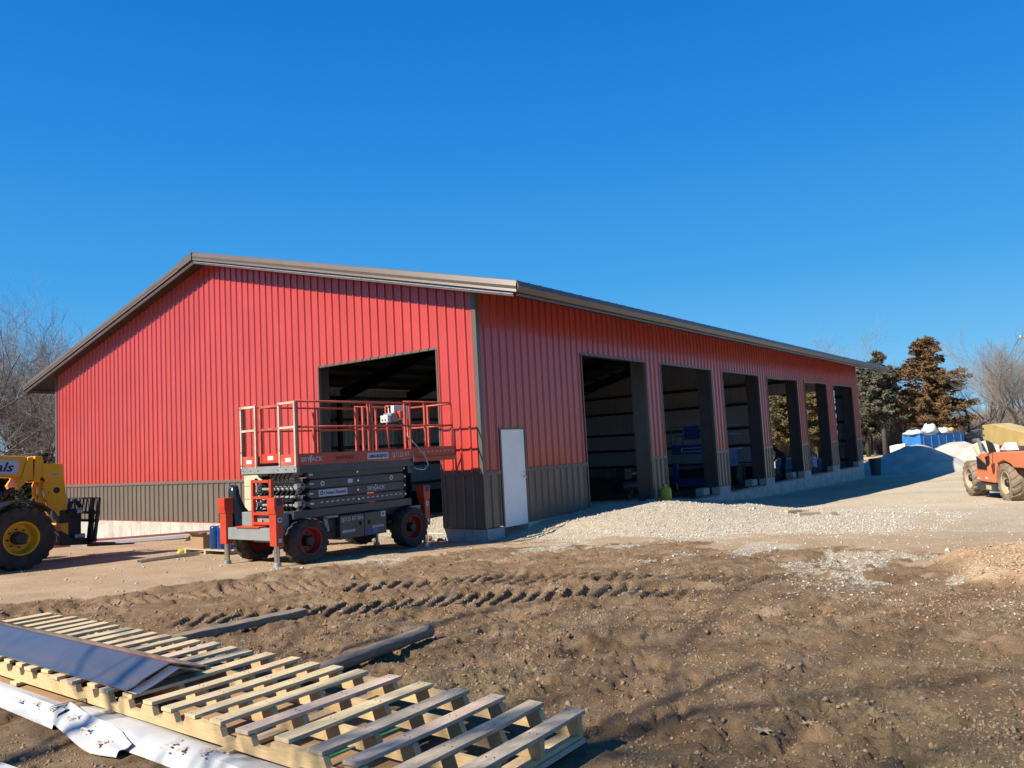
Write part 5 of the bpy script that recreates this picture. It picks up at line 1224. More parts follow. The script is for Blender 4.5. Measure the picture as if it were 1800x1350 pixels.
    # gas cylinder by the second pillar
    y0 = thing('gas_cylinder', 'yellow gas cylinder standing on the gravel by the second door pillar', 'gas cylinder', (7.95, -.28, gz(7.95, -.28) - .01))
    z = gz(7.95, -.28) - .01
    MB().lathe([(0, z), (.15, z), (.165, z + .04), (.17, z + .15), (.172, z + .16), (.17, z + .17), (.17, z + .32), (.15, z + .38), (.07, z + .41), (0, z + .42)], (7.95, -.28, 0), 'z', 24).build('tank', 'yellow_can', y0, smooth=True)
    MB().lathe([(.05, z + .40), (.055, z + .47), (.045, z + .48), (.04, z + .40)], (7.95, -.28, 0), 'z', 16).build('collar', 'yellow_can', y0)
    MB().lathe([(.0, z + .47), (.018, z + .465), (.018, z + .41)], (7.95, -.28, 0), 'z', 10).build('valve', 'steel', y0)
    # bits of lumber on the gravel
    for i, (x, y, a, l_, w_, lab) in enumerate(((4.9, -4.86, -.5, .42, .1, 'short board on the gravel, left one of the scraps'), (4.7, -5.25, -.62, .55, .07, 'longest board of the scraps on the gravel'), (4.92, -5.72, .4, .16, .12, 'square wood block at the right end of the scraps'), (5.25, -4.95, -.8, .3, .06, 'small dark stick behind the scraps on the gravel'))):
        o = MB().box(-l_ / 2, l_ / 2, -w_ / 2, w_ / 2, -.03, .03).build('wood_scrap', 'pine_w' if i != 2 else 'greywood', None, bevel=.004)
        o.location = (x, y, gz(x, y) + .035); o.rotation_euler = (.03, .04, a); tag(o, lab, 'wood scrap')
    # grey bin near the far corner
    b = thing('trash_can', 'dark grey plastic bin standing past the far corner of the shed', 'bin', (35.9, .1, -1.0))
    MB().lathe([(0, -1.02), (.25, -1.02), (.31, -.25), (.33, -.12)], (35.9, .1, 0), 'z', 24).build('bin_body', 'can', b)
    MB().lathe([(.34, -.14), (.355, -.12), (.355, -.08), (.30, -.05), (0, -.02)], (35.9, .1, 0), 'z', 24).build('lid', 'can', b)
pad_items()

# ------------------------------------------------------------------ inside the shed
def inside():
    t = thing('blue_scissor_lift', 'dark blue scissor lift seen end-on inside the second bay', 'scissor lift', (18, 2.8, -.38))
    x, z = 17.0, -.38
    for y in (1.98, 3.66): MB().box(x, x + .18, y - .1, y + .1, z + .2, z + 1.05).build('outrigger', 'blue_mach', t, bevel=.01); MB().tube([(x + .09, y, z), (x + .09, y, z + .3)], .03, 8).build('ram', 'chrome', t)
    MB().box(x + .2, x + 3.0, 2.15, 3.5, z + .35, z + .75).build('chassis', 'blacksteel', t)
    for xx in (x + .5, x + 2.6):
        for yy in (2.05, 3.6): MB().lathe([(0, -.13), (.2, -.13), (.36, -.12), (.38, -.08), (.38, .08), (.36, .12), (.2, .13), (0, .13)], (xx, yy, z + .38), 'y', 24).build('wheel', 'tyre', t)
    for k in range(4): MB().box(x + .3, x + 3.0, 2.1 + .02 * (k % 2), 2.16 + .02 * (k % 2), z + .8 + .17 * k, z + .95 + .17 * k).build('scissor_arm', 'blue_mach', t)
    MB().box(x - .05, x + .1, 2.15, 3.5, z + .1, z + .42).build('crossbar', 'blue_mach', t)
    MB().box(x, x + 3.1, 1.92, 3.74, z + 1.48, z + 1.55).build('deck', 'blue_mach', t)
    tb = MB().box(x - .02, x, 1.92, 3.74, z + 1.40, z + 1.80).build('toe_board', 'blue_mach', t)
    MB().box(x - .028, x - .021, 2.30, 3.32, z + 1.50, z + 1.53).box(x - .028, x - .021, 2.30, 3.32, z + 1.64, z + 1.67).box(x - .028, x - .021, 3.28, 3.32, z + 1.53, z + 1.64).box(x - .028, x - .021, 2.30, 2.34, z + 1.53, z + 1.64).build('decal', 'decal_white', tb)
    MB().box(x - .02, x - .003, 2.0, 2.35, z + 1.12, z + 1.30).build('decal', 'decal_white', t)
    for y in (1.94, 2.40, 3.2, 3.72):
        MB().box(x - .02, x + .02, y - .02, y + .02, z + 1.8, z + 2.55).build('rail_post', 'blue_mach', t)
    for zz in (2.15, 2.53): MB().box(x - .017, x + .017, 1.965, 3.695, z + zz - .018, z + zz + .018).box(x + .02, x + 3.1, 1.92, 1.95, z + zz - .018, z + zz + .018).box(x + .02, x + 3.1, 3.71, 3.74, z + zz - .018, z + zz + .018).build('guard_rail', 'blue_mach', t)
    MB().box(x - .03, x - .021, 2.45, 3.15, z + 2.0, z + 2.55).build('panel', 'blue_mach', t)
    # work table
    b = thing('work_table', 'dark steel work table with clutter in the third bay', 'table', (21.2, 1.9, -.38))
    MB().box(20.9, 21.6, 1.45, 2.55, .40, .44).build('table_top', 'steel', b)
    for xx in (20.93, 21.55):
        for yy in (1.48, 2.5): MB().box(xx - .02, xx + .02, yy - .02, yy + .02, -.40, .40).build('leg', 'blacksteel', b)
    MB().box(21.0, 21.5, 1.6, 2.2, -.40, .30).build('cabinet', 'blacksteel', b)
    p = MB().box(21.2, 21.35, 2.75, 2.9, -.38, .66).build('steel_post', 'blue_mach', None, bevel=.01); tag(p, 'short blue steel post standing left of the work table', 'post')
    q = thing('compressor', 'dark dusty compressor with a red cap inside the first bay', 'compressor', (11.5, 3.0, -.36))
    MB().tube([(11.0, 3.0, .1), (12.2, 2.8, .1)], .26, 16).build('tank', 'blacksteel', q)
    MB().box(11.1, 11.6, 2.75, 3.1, .36, .75).build('motor', 'blacksteel', q, bevel=.03)
    MB().tube([(11.3, 2.6, .55), (12.1, 2.5, .58)], .03, 8).build('handle', 'steel', q)
    MB().lathe([(0, -.1), (.06, -.1), (.06, 0), (0, 0)], (11.1, 2.55, .0), 'z', 10).build('cap', 'decal_red', q)
    for xx in (11.1, 12.0): MB().lathe([(0, -.05), (.16, -.05), (.16, .05), (0, .05)], (xx, 2.65, -.18), 'y', 16).build('wheel', 'tyre', q)
    # clutter along the thresholds
    for i in range(26):
        xx = rnd.uniform(9.2, 31); yy = rnd.uniform(.6, 1.6); h = rnd.uniform(.08, .3)
        if not any(a + .3 < xx < b - .3 for a, b in OPEN): continue
        if xx < 13: yy += .8
        o = MB().box(-.02, .02, -.015, .015, 0, h).box(-.1, .1, -.08, .08, 0, .03).build('form_stake', rnd.choice(['pine_w', 'steel', 'greywood']), None)
        o.location = (xx, yy, -.39); o.rotation_euler = (0, rnd.uniform(-.2, .2), rnd.uniform(0, 3)); nb = [a < xx < b for a, b in OPEN].index(True); tag(o, 'short form stake on the floor behind the threshold of the %s door bay' % ('first', 'second', 'third', 'fourth', 'fifth', 'sixth')[nb], 'stake', 'form stakes in the %s bay' % ('first', 'second', 'third', 'fourth', 'fifth', 'sixth')[nb])
    d = MB().lathe([(0, -.38), (.29, -.38), (.29, -.1), (.30, -.09), (.29, -.08), (.29, .2), (.30, .21), (.29, .22), (.29, .48), (.27, .5), (0, .48)], (26.2, 1.3, 0), 'z', 24).build('drum', 'yellow_can', None); tag(d, 'dull yellow drum standing in the fifth bay', 'drum')
    # scraps of foundation blocks on sills
    for i, (x0, x1) in enumerate(((12.0, 12.5), (16.6, 17.15), (21.5, 22.0))):
        o = MB().box(x0, x1, .3, .6, -.30, -.03).build('concrete_pier', 'concrete', None, bevel=.01); tag(o, ('concrete pier block at the right of the second bay', 'concrete pier block at the right of the third bay', 'concrete pier block at the right of the fourth bay')[i], 'concrete block')
inside()

# ------------------------------------------------------------------ person in the fourth bay
def person():
    x, y, z = 22.4, 1.0, -.38
    t = thing('person', 'person in dark work clothes bending forward in the fourth bay', 'person', (x, y, z))
    f = Vector((-.25, .97, 0)).normalized(); s = Vector((f.y, -f.x, 0))
    def P(a, b, c): return Vector((0, 0, c)) + f * a + s * b
    J = dict(pel=P(-.10, 0, .90), sp=P(.02, 0, 1.10), ch=P(.16, 0, 1.28), ne=P(.28, 0, 1.38), he=P(.38, 0, 1.46), ht=P(.45, 0, 1.55),
             hl=P(-.08, .10, .86), kl=P(.0, .13, .48), al=P(-.10, .13, .09), tl=P(.08, .14, .04), hr=P(-.10, -.10, .86), kr=P(.06, -.12, .48), ar=P(-.02, -.13, .09), tr=P(.16, -.14, .04),
             sl=P(.18, .19, 1.27), el=P(.24, .24, 1.0), wl=P(.40, .20, .82), dl=P(.46, .18, .76), sr=P(.18, -.19, 1.27), er=P(.22, -.25, .99), wr=P(.38, -.22, .80), dr=P(.45, -.20, .75))
    Rr = dict(pel=.15, sp=.14, ch=.165, ne=.07, he=.10, ht=.08, hl=.10, kl=.07, al=.05, tl=.045, hr=.10, kr=.07, ar=.05, tr=.045, sl=.07, el=.055, wl=.04, dl=.035, sr=.07, er=.055, wr=.04, dr=.035)
    E_ = [('pel', 'sp'), ('sp', 'ch'), ('ch', 'ne'), ('ne', 'he'), ('he', 'ht'), ('pel', 'hl'), ('hl', 'kl'), ('kl', 'al'), ('al', 'tl'), ('pel', 'hr'), ('hr', 'kr'), ('kr', 'ar'), ('ar', 'tr'), ('ch', 'sl'), ('sl', 'el'), ('el', 'wl'), ('wl', 'dl'), ('ch', 'sr'), ('sr', 'er'), ('er', 'wr'), ('wr', 'dr')]
    keys = list(J); me = bpy.data.meshes.new('body'); me.from_pydata([J[k] for k in keys], [(keys.index(a), keys.index(b)) for a, b in E_], [])
    o = bpy.data.objects.new('body', me); COL.objects.link(o); o.parent = t
    sk = o.modifiers.new('skin', 'SKIN'); sk.use_smooth_shade = True
    for i, k in enumerate(keys): me.skin_vertices[0].data[i].radius = (Rr[k], Rr[k])
    me.skin_vertices[0].data[0].use_root = True
    o.modifiers.new('sub', 'SUBSURF').levels = 2; o.modifiers['sub'].render_levels = 2
    me.materials.append(M['jacket'])
    c = Vector((x, y, z)) + J['he'] + f * .05
    MB().lathe([(0, -.09), (.05, -.075), (.075, -.03), (.08, .02), (.06, .08), (0, .10)], c, 'z', 14).build('face', 'skin', t, smooth=True)
    MB().lathe([(.088, -.02), (.092, .03), (.07, .10), (0, .13)], c - f * .015, 'z', 14).build('cap', 'jacket', t, smooth=True)
    for k in ('dl', 'dr'):
        h = MB(); c = Vector((x, y, z)) + J[k]
        h.tube([c, c + f * .05 + Vector((0, 0, -.04))], [.035, .03], 8)
        for q in range(4): h.tube([c + f * .05 + s * (.024 - .016 * q) + Vector((0, 0, -.04)), c + f * .075 + s * (.024 - .016 * q) + Vector((0, 0, -.08)), c + f * .06 + s * (.024 - .016 * q) + Vector((0, 0, -.10))], [.009, .008, .006], 6)
        h.tube([c + s * .03, c + f * .03 + s * .05 + Vector((0, 0, -.03))], [.011, .008], 6); h.build('hand', 'skin', t, smooth=True)
person()
# ------------------------------------------------------------------ beyond the shed: piles, dumpster, vehicles, boards
def pile(name, cx, cy, peaks, R0, m, label, base=-1.0):
    n, k = 40, 72; vs = []; 
    rr = np.linspace(0, R0, n); th = np.linspace(0, 2 * np.pi, k, endpoint=False)
    Rg, Tg = np.meshgrid(rr, th, indexing='ij'); X = cx + Rg * np.cos(Tg); Y = cy + Rg * np.sin(Tg)
    H = np.zeros_like(X)
    for (px, py, h, w) in peaks:
        d = np.hypot(X - px, Y - py) / w + .12 * fbm(X, Y, .6, 3, 5); H = np.maximum(H, h * np.clip(1.04 - np.sqrt(d * d + .03), 0, 1))
    H = H * (1 + .10 * fbm(X, Y, 1.2, 4, 8)) + .05 * fbm(X, Y, 3, 4, 6) * (H > .05)
    Z = height(X.ravel(), Y.ravel()).reshape(X.shape) + H - .05 * (Rg / R0) - .02
    V = np.stack([X, Y, Z], -1).reshape(-1, 3); i = np.arange(n - 1)[:, None] * k; j = np.arange(k)[None, :]; j2 = (j + 1) % k
    F = np.stack([i + j, i + k + j, i + k + j2, i + j2], -1).reshape(-1, 4)
    o = mesh_np(name, V, F, M[m], smooth=True); return tag(o, label, 'gravel pile')
M['screenings'] = mat('pale limestone screenings', (.58, .54, .46), .95, 0, .25, 1.2, .8, 25, dirt=.15, dirtcol=(.34, .28, .21))
pile('gravel_pile', 38.5, -1.1, [(38.9, -1.5, 1.85, 3.4), (39.2, .3, 1.1, 2.4)], 5.0, 'screenings', 'left gravel pile, mostly in the shadow of the shed')
pile('gravel_pile', 41.0, -5.6, [(41.8, -3.4, 1.90, 3.4), (41.5, -5.8, 2.15, 4.2), (41.5, -8.2, 2.1, 4)], 7.5, 'screenings', 'right gravel pile, sunlit, behind the orange telehandler')
def obox(mb, A, d, w, L_, z0, z1, nrm):
    P = [A, A + d * L_, A + d * L_ + nrm * w, A + nrm * w]
    return mb.add([(*p, z0) for p in P] + [(*p, z1) for p in P], [(0, 3, 2, 1), (4, 5, 6, 7), (0, 1, 5, 4), (1, 2, 6, 5), (2, 3, 7, 6), (3, 0, 4, 7)])
def dumpster():
    A = np.array([46., -.7]); d = np.array([.914, -.406]); n = np.array([.406, .914])
    t = thing('dumpster', 'blue dumpster overflowing with white and yellow bags behind the gravel piles', 'dumpster', (A[0], A[1], -.95))
    obox(MB(), A, d, .04, 5.0, -.95, 1.05, n).build('side_panel', 'blue_bin', t); obox(MB(), A + n * 1.3, d, .04, 5.0, -.95, 1.05, n).build('side_panel', 'blue_bin', t)
    obox(MB(), A + n * .04, d, 1.26, .04, -.95, 1.18, n).build('end_panel', 'blue_bin', t); obox(MB(), A + d * 4.96 + n * .04, d, 1.26, .04, -.95, 1.05, n).build('end_panel', 'blue_bin', t)
    obox(MB(), A + d * .04 + n * .04, d, 1.26, 4.92, -.9, .7, n).build('load', 'bagw', t)
    for k in range(6): obox(MB(), A + d * (.3 + .85 * k) - n * .05, d, .045, .08, -.9, 1.0, n).build('rib', 'blue_bin', t)
    def bag(c, r, m, lab, sq=(1, 1, .6)):
        mb = MB(); nn = 14; rg = []
        for i in range(1, 9):
            ph = math.pi * i / 9; rg.append([(c[0] + r * sq[0] * math.sin(ph) * math.cos(q) * (1 + .22 * math.sin(3 * q + 2 * i + r * 9) + .12 * math.sin(5 * q + i * r)), c[1] + r * sq[1] * math.sin(ph) * math.sin(q) * (1 + .15 * math.cos(4 * q + i)), c[2] + r * sq[2] * math.cos(ph) * (1 + .25 * math.sin(2 * q + i + r * 7) + .12 * math.sin(5 * q))) for q in [2 * math.pi * k / nn for k in range(nn)]])
        vs = [p for g in rg for p in g]
        o = mb.add(vs, [(a * nn + k, a * nn + (k + 1) % nn, (a + 1) * nn + (k + 1) % nn, (a + 1) * nn + k) for a in range(7) for k in range(nn)] + [tuple(range(nn)), tuple(7 * nn + k for k in range(nn))[::-1]]).build('bag', m, None, smooth=True)
        tag(o, lab, 'bag')
    bag((*(A + d * .4 + n * .7), 1.22), .62, 'bagw', 'white bag at the left end of the blue dumpster', (1, 1.1, .35))
    bag((*(A + d * 1.9 + n * .5), 1.40), .52, 'bagw', 'tallest white bag bulging from the middle of the dumpster', (1.0, 1, .75))
    bag((*(A + d * 2.5 + n * .6), 1.15), .48, 'blue_bin', 'blue crumpled sheet between the bags in the dumpster', (1.2, 1, .5))
    bag((*(A + d * 3.5 + n * .6), 1.18), .72, 'bagw', 'white bag at the right of the dumpster', (1.3, .8, .42))
    bag((*(A + d * 4.3 + n * .6), 1.25), .50, 'bagy', 'yellow insulation bag at the right end of the dumpster', (1.2, .8, .45))
    o = MB().prism([(-.1, -.95), (.85, -.95), (.88, .46), (.5, .54), (-.1, .60)], 44.0, 45.2, 'x').build('white_crate', 'white', None, bevel=.05)
    tag(o, 'white crate left of the blue dumpster', 'crate')
    o = MB().tube([(49.3, -4.2, .2), (49.4, -4.9, 1.35)], .05, 8).build('yellow_stick', 'yellowpl', None); tag(o, 'leaning yellow plastic rod behind the right gravel pile', 'rod')
dumpster()
def car(loc, rz, label, suv=True):
    t = thing('parked_car', label, 'car', loc, rotz=rz, local=True)
    prof_ = [(-2.3, .45), (-2.38, .75), (-2.3, 1.02), (-1.25, 1.10), (-.55, 1.62), (.2, 1.72), (1.75, 1.70), (2.25, 1.12), (2.35, .95), (2.33, .45)]
    b = MB().prism(prof_, -.92, .92, 'y').build('body', 'carblack', t, bevel=.06)
    for (pl) in ([(-1.05, 1.12), (-.50, 1.55), (.05, 1.62), (.05, 1.12)], [(.12, 1.12), (.12, 1.62), (1.0, 1.62), (1.0, 1.12)], [(1.07, 1.12), (1.07, 1.61), (1.65, 1.60), (1.95, 1.14)]):
        for s in (-1, 1): MB().prism(pl, s * .922, s * .93, 'y').build('window', 'carglass', t)
    MB().add([(-1.22, -.8, 1.13), (-1.22, .8, 1.13), (-.62, .72, 1.60), (-.62, -.72, 1.60)], [(0, 1, 2, 3)]).build('windscreen', 'carglass', t, fixn=False)
    MB().box(2.3, 2.37, .55, .85, .95, 1.15).build('tail_light', 'decal_red', t); MB().box(2.3, 2.37, -.85, -.55, .95, 1.15).build('tail_light', 'decal_red', t)
    MB().box(-2.36, -2.28, .5, .85, .8, .95).build('headlight', 'white', t)
    MB().box(-.2, 1.6, -.75, -.70, 1.74, 1.78).build('roof_rack', 'blackp', t)
    for x in (-1.5, 1.5):
        for s in (-1, 1): MB().lathe([(0, -.11), (.2, -.11), (.34, -.1), (.36, 0), (.34, .1), (.2, .11), (0, .11)], (x, s * .85, .36), 'y', 24).build('wheel', 'tyre', t)
car((53.5, -3.3, -.45), -math.pi / 2 + .1, 'dark car parked behind the right gravel pile', True)
car((50, -8.3, -.55), 1.9, 'dark vehicle with red tail light at the right edge, behind the pale boom', True)
def boards():
    k = 0
    for (cx, cy, n, a) in ((44.5, 1.75, 7, .15), (51.5, 2.6, 9, -.1), (41.0, 2.3, 6, .3)):
        t = thing('board_stack', ('reddish boards strewn low beside the white crate', 'reddish boards furthest from the shed under the cedar', 'reddish boards just past the far wall')[k], 'boards', (cx, cy, -.95)); k += 1
        for i in range(n):
            aa = a + rnd.uniform(-.25, .25); y = cy + rnd.uniform(-.8, .8); x = cx + rnd.uniform(-1.2, 1.2); z = gz(x, y) + .08 + rnd.random() * .25
            l = rnd.uniform(1.6, 2.6); d = Vector((math.sin(aa), math.cos(aa), rnd.uniform(-.03, .03)))
            MB().bar(Vector((x, y, z)) - d * l / 2, Vector((x, y, z)) + d * l / 2, .28, .06).build('board', rnd.choice(['redwood', 'redwood', 'pine_w', 'pine_p']), t)
    for i, (y0, y1, x) in enumerate(((2.3, 3.5, 36.4), (3.9, 6.2, 36.9))):
        o = MB().prism([(y0, -1.0), (y1, -1.0), (y1, -.05), (y1 - .2, .08), (y0 + .2, .12), (y0, -.05)], x, x + 1.0, 'x').build('wrapped_bundle', 'blue_tarp', None, bevel=.04)
        tag(o, ('pale blue wrapped bundle seen through the fifth bay', 'pale blue wrapped bundle seen through the fourth bay')[i], 'bundle')
boards()

# ------------------------------------------------------------------ trees
def bare_mesh(seed, H, spread, levels=5, m1='bark', m2='twig', lean=0, multi=1, thin=1.0, upsweep=.25):
    """returns (trunk mesh, crown mesh)"""
    r_ = random.Random(seed); tr = MB(); tw = MB()
    def grow(p, d, L_, rad, lv):
        n = 4 if lv < 2 else 3; pts = [p]; rs = [rad]; q = p.copy(); dd = d.copy()
        for i in range(n):
            dd = (dd + Vector((r_.gauss(0, .13), r_.gauss(0, .13), r_.gauss(0, .07) + (.06 * upsweep * 4 if lv else .02)))).normalized()
            q = q + dd * L_ / n; pts.append(q.copy()); rs.append(rad * (1 - .42 * (i + 1) / n))
        (tr if lv < 2 else tw).tube(pts, rs, 7 if lv == 0 else (5 if lv < 3 else 3), cap=False)
        if lv >= levels: return
        nb = {0: 6, 1: 5, 2: 5, 3: 4, 4: 3}.get(lv, 2)
        for i in range(nb):
            f = (.25 if lv else .30) + .75 * (i + r_.random() * .8) / nb; f = min(f, 1.0); k = f * n; a = min(int(k), n - 1); pp = pts[a].lerp(pts[a + 1], k - a)
            rr = (rs[a] * (1 - (k - a)) + rs[a + 1] * (k - a)) * r_.uniform(.45, .7)
            az = r_.random() * 2 * math.pi; el = r_.uniform(.45, 1.0) * spread
            ax = Vector((math.cos(az), math.sin(az), 0)); base = (pts[a + 1] - pts[a]).normalized()
            side = (ax - base * ax.dot(base)).normalized(); nd = (base * math.cos(el) + side * math.sin(el)).normalized()
            grow(pp, nd, L_ * r_.uniform(.5, .72), max(rr, .0035 * thin), lv + 1)
    for k in range(multi):
        grow(Vector((r_.gauss(0, .3) if multi > 1 else 0, r_.gauss(0, .3) if multi > 1 else 0, -.2)), Vector((lean + (r_.gauss(0, .22) if multi > 1 else 0), (r_.gauss(0, .22) if multi > 1 else 0), 1)).normalized(), H * .62, H * .0125 * thin, 0)
    return tr, tw
BARE = {}
def bare_tree(kind, loc, s, rz, label, group=None):
    if kind not in BARE:
        a = dict(A=(3, 10, 1.0, 5, 'bark', 'twig'), B=(8, 10, .9, 5, 'bark', 'twig'), C=(21, 10, 1.1, 5, 'bark_d', 'twig_b'), D=(34, 8, .62, 5, 'bark', 'twig', 0, 3), E=(5, 10, .95, 5, 'bark_d', 'twig_b'))[kind]
        tr, tw = bare_mesh(*a)
        t = thing('bare_tree', label, 'tree', (0, 0, 0), group, local=True)
        tr.build('trunk', a[4], t, fixn=False, smooth=True); tw.build('crown', a[5], t, fixn=False); BARE[kind] = t
        t.location = loc; t.scale = (s, s, s); t.rotation_euler = (0, 0, rz); return t
    return copy_thing(BARE[kind], loc, rz, s, label, group)
def polar(az, dist, z=None):
    a = math.radians(az); x, y = CAM[0] + dist * math.cos(a), CAM[1] + dist * math.sin(a)
    return (x, y, gz(x, y) if z is None else z)
TL = [(71.5, 36, 'A', 1.02, 'tall bare tree cut by the left edge of the photo'), (69.6, 41, 'B', .98, 'bare tree left of the eave, with the densest twigs'), (68.3, 46, 'C', 1.0, 'darker bare tree left of the shed'),
      (67.2, 39, 'B', .80, 'bare tree whose branches meet the left eave of the shed'), (66.0, 48, 'A', .98, 'bare tree rising above the left roof edge'), (70.5, 52, 'C', 1.12, 'far bare tree behind the yellow telehandler boom'),
      (64.6, 50, 'B', .88, 'small bare tree top showing above the left rake'), (67.9, 54, 'A', 1.15, 'far bare tree in the gap left of the shed'), (72.8, 44, 'C', 1.0, 'bare tree almost outside the left edge'), (69.0, 36, 'E', .72, 'low spreading bare tree left of the shed')]
TL += [(66.6, 44, 'A', .86, 'bare tree nearest the left eave, pale trunk'), (68.8, 50, 'B', 1.12, 'tall far bare tree left of the eave'), (70.1, 38, 'C', .92, 'dark leaning bare tree near the left edge'), (69.2, 56, 'B', 1.25, 'far upright bare tree second from the left edge'), (67.5, 58, 'D', 1.35, 'far clump of upright bare stems left of the eave'), (71.0, 54, 'D', 1.55, 'far clump of upright bare stems at the left edge'), (65.6, 56, 'D', 1.15, 'far clump of bare stems behind the left rake'), (69.9, 60, 'D', 1.5, 'tall clump of bare stems above the yellow telehandler')]
for i, (az, d, k, s, l) in enumerate(TL): bare_tree(k, polar(az, d), s * .84, i * 1.7, l, 'bare trees left of the shed')
TR = [(15.2, 78, 'A', 1.02, 'bare tree top above the shed roof'), (13.4, 84, 'B', .98, 'faint bare tree top above the right half of the roof'), (12.4, 72, 'C', .78, 'bare tree right behind the roof end'), (5.6, 66, 'D', .86, 'vase shaped bare tree right of the rusty cedar'),
      (4.3, 70, 'B', .82, 'tallest bare tree at the right edge'), (3.2, 62, 'D', .92, 'bare tree cut by the right edge'), (6.6, 72, 'C', .62, 'small bare tree just right of the rusty cedar'), (2.4, 74, 'A', .85, 'bare tree behind the one at the right edge'), (5.0, 80, 'A', .8, 'far bare tree above the parked car')]
for i, (az, d, k, s, l) in enumerate(TR): bare_tree(k, polar(az, d), s, i * 2.3 + .4, l, 'bare trees right of the shed')
# the trees behind the photographer that throw the branch shadows on the pallet
bare_tree('A', (-20.6, -5.0, -.1), 1.22, .5, 'bare tree behind the camera casting branch shadows on the pallet')
bare_tree('B', (-20.6, -7.0, -.1), 1.2, 2.1, 'second bare tree behind the camera casting branch shadows on the mud')

def cedar(loc, H, Rm, fol, label, seed, trunk='bark_d', low=.12, lop=0.0, dens=1.0, leaf=.11, shape=1.0):
    r_ = np.random.default_rng(seed); rr = random.Random(seed)
    t = thing('cedar_tree', label, 'tree', loc)
    base = Vector(loc)
    MB().tube([base + Vector((0, 0, -.2)), base + Vector((.05, 0, H * .3)), base + Vector((0, .05, H * .7)), base + Vector((0, 0, H * .97))], [H * .028, H * .02, H * .01, .01], 9).build('trunk', trunk, t, smooth=True)
    br = MB(); tri = []
    nb = int(150 * dens)
    for b in range(nb):
        f = low + (1 - low) * (b + rr.random()) / nb; z = H * f
        Rl = Rm * (1 - f) ** .75 * (.55 + .6 * rr.random()) * (1 + .25 * math.sin(f * 17 + seed)) * shape + .15
        if f < low + .12: Rl *= .55 + 3 * (f - low)
        az = rr.random() * 2 * math.pi; Rl *= 1 + lop * math.cos(az - 1.0)
        d = Vector((math.cos(az), math.sin(az), rr.uniform(-.05, .35))); p0 = Vector((0, 0, z)); p1 = p0 + d * Rl * .6; p2 = p0 + d * Rl + Vector((0, 0, Rl * rr.uniform(.02, .22)))
        br.tube([base + p0, base + p1, base + p2], [max(.012, .028 * Rl / 2), .012, .004], 4, cap=False)
        n = int((26 + 60 * Rl / Rm * 1.5) * dens * 1.15)
        fr = r_.random(n) ** .6; c = np.outer(1 - fr, np.array(p0)) + np.outer(fr, np.array(p2)); c[:, 2] += np.sin(fr * np.pi) * Rl * .05
        wd = .10 + .30 * Rl * .45 * (1.1 - fr); c += r_.normal(0, 1, (n, 3)) * np.stack([wd * .6, wd * .6, wd * .32], 1)
        tri.append(c)
    c = np.concatenate(tri); n = len(c)
    # every spray is three small leaf blades
    reps = 3; c = np.repeat(c, reps, 0) + r_.normal(0, .05, (n * reps, 3)); n *= reps
    a = r_.normal(0, 1, (n, 3)); a[:, 2] = np.abs(a[:, 2]) * .55; a /= np.linalg.norm(a, axis=1)[:, None]; b_ = np.cross(a, r_.normal(0, 1, (n, 3))); b_ /= np.linalg.norm(b_, axis=1)[:, None]
    L_ = leaf * r_.uniform(.6, 1.5, n)[:, None]; w = L_ * .38
    V = np.stack([c - b_ * w, c + b_ * w, c + a * L_ * 1.3], 1).reshape(-1, 3); F = np.arange(n * 3).reshape(-1, 3)
    o = mesh_np('crown', V, F, M[fol]); o.parent = t
    br.build('branches', trunk, t, fixn=False)
    return t
cedar(polar(8.6, 66, -.35), 8.5, 4.4, 'fol_rust', 'big rusty brown cedar right of the shed', 4, lop=.25, leaf=.125, dens=1.15, low=.15, shape=1.0)
cedar(polar(11.55, 64, -.35), 7.6, 3.0, 'fol_grey', 'grey green cedar between the roof end and the rusty cedar', 9, leaf=.12, low=.30)
cedar(polar(12.6, 70, -.35), 6.9, 2.6, 'fol_grey', 'grey green cedar behind the far corner of the shed', 12, leaf=.12, low=.2)
cedar(polar(17.2, 66, -.35), 6.6, 2.8, 'fol_gold', 'golden topped cedar seen through the fourth bay', 15, leaf=.12)
cedar(polar(15.6, 70, -.35), 6.4, 2.5, 'fol_gold', 'golden topped cedar seen through the fifth bay', 17, leaf=.12)
cedar(polar(18.4, 72, -.35), 5.6, 2.6, 'fol_grey', 'grey cedar seen at the left of the fourth bay', 18, leaf=.12, dens=.7)
cedar(polar(9.9, 76, -.35), 5.2, 2.8, 'fol_rust', 'low rusty cedar behind the two bigger cedars', 23, leaf=.12, dens=.7)
cedar(polar(67.6, 40, -.3), 2.7, 1.5, 'fol_dark', 'dark evergreen shrub against the left corner of the shed', 31, leaf=.09, dens=.7, low=.02)
cedar(polar(69.6, 44, -.3), 2.6, 2.0, 'fol_dark', 'dark evergreen shrub behind the yellow telehandler', 33, leaf=.09, dens=.7, low=.02)
cedar(polar(71.4, 42, -.3), 2.4, 1.8, 'fol_dark', 'dark evergreen shrub at the left edge', 35, leaf=.09, dens=.6, low=.02)

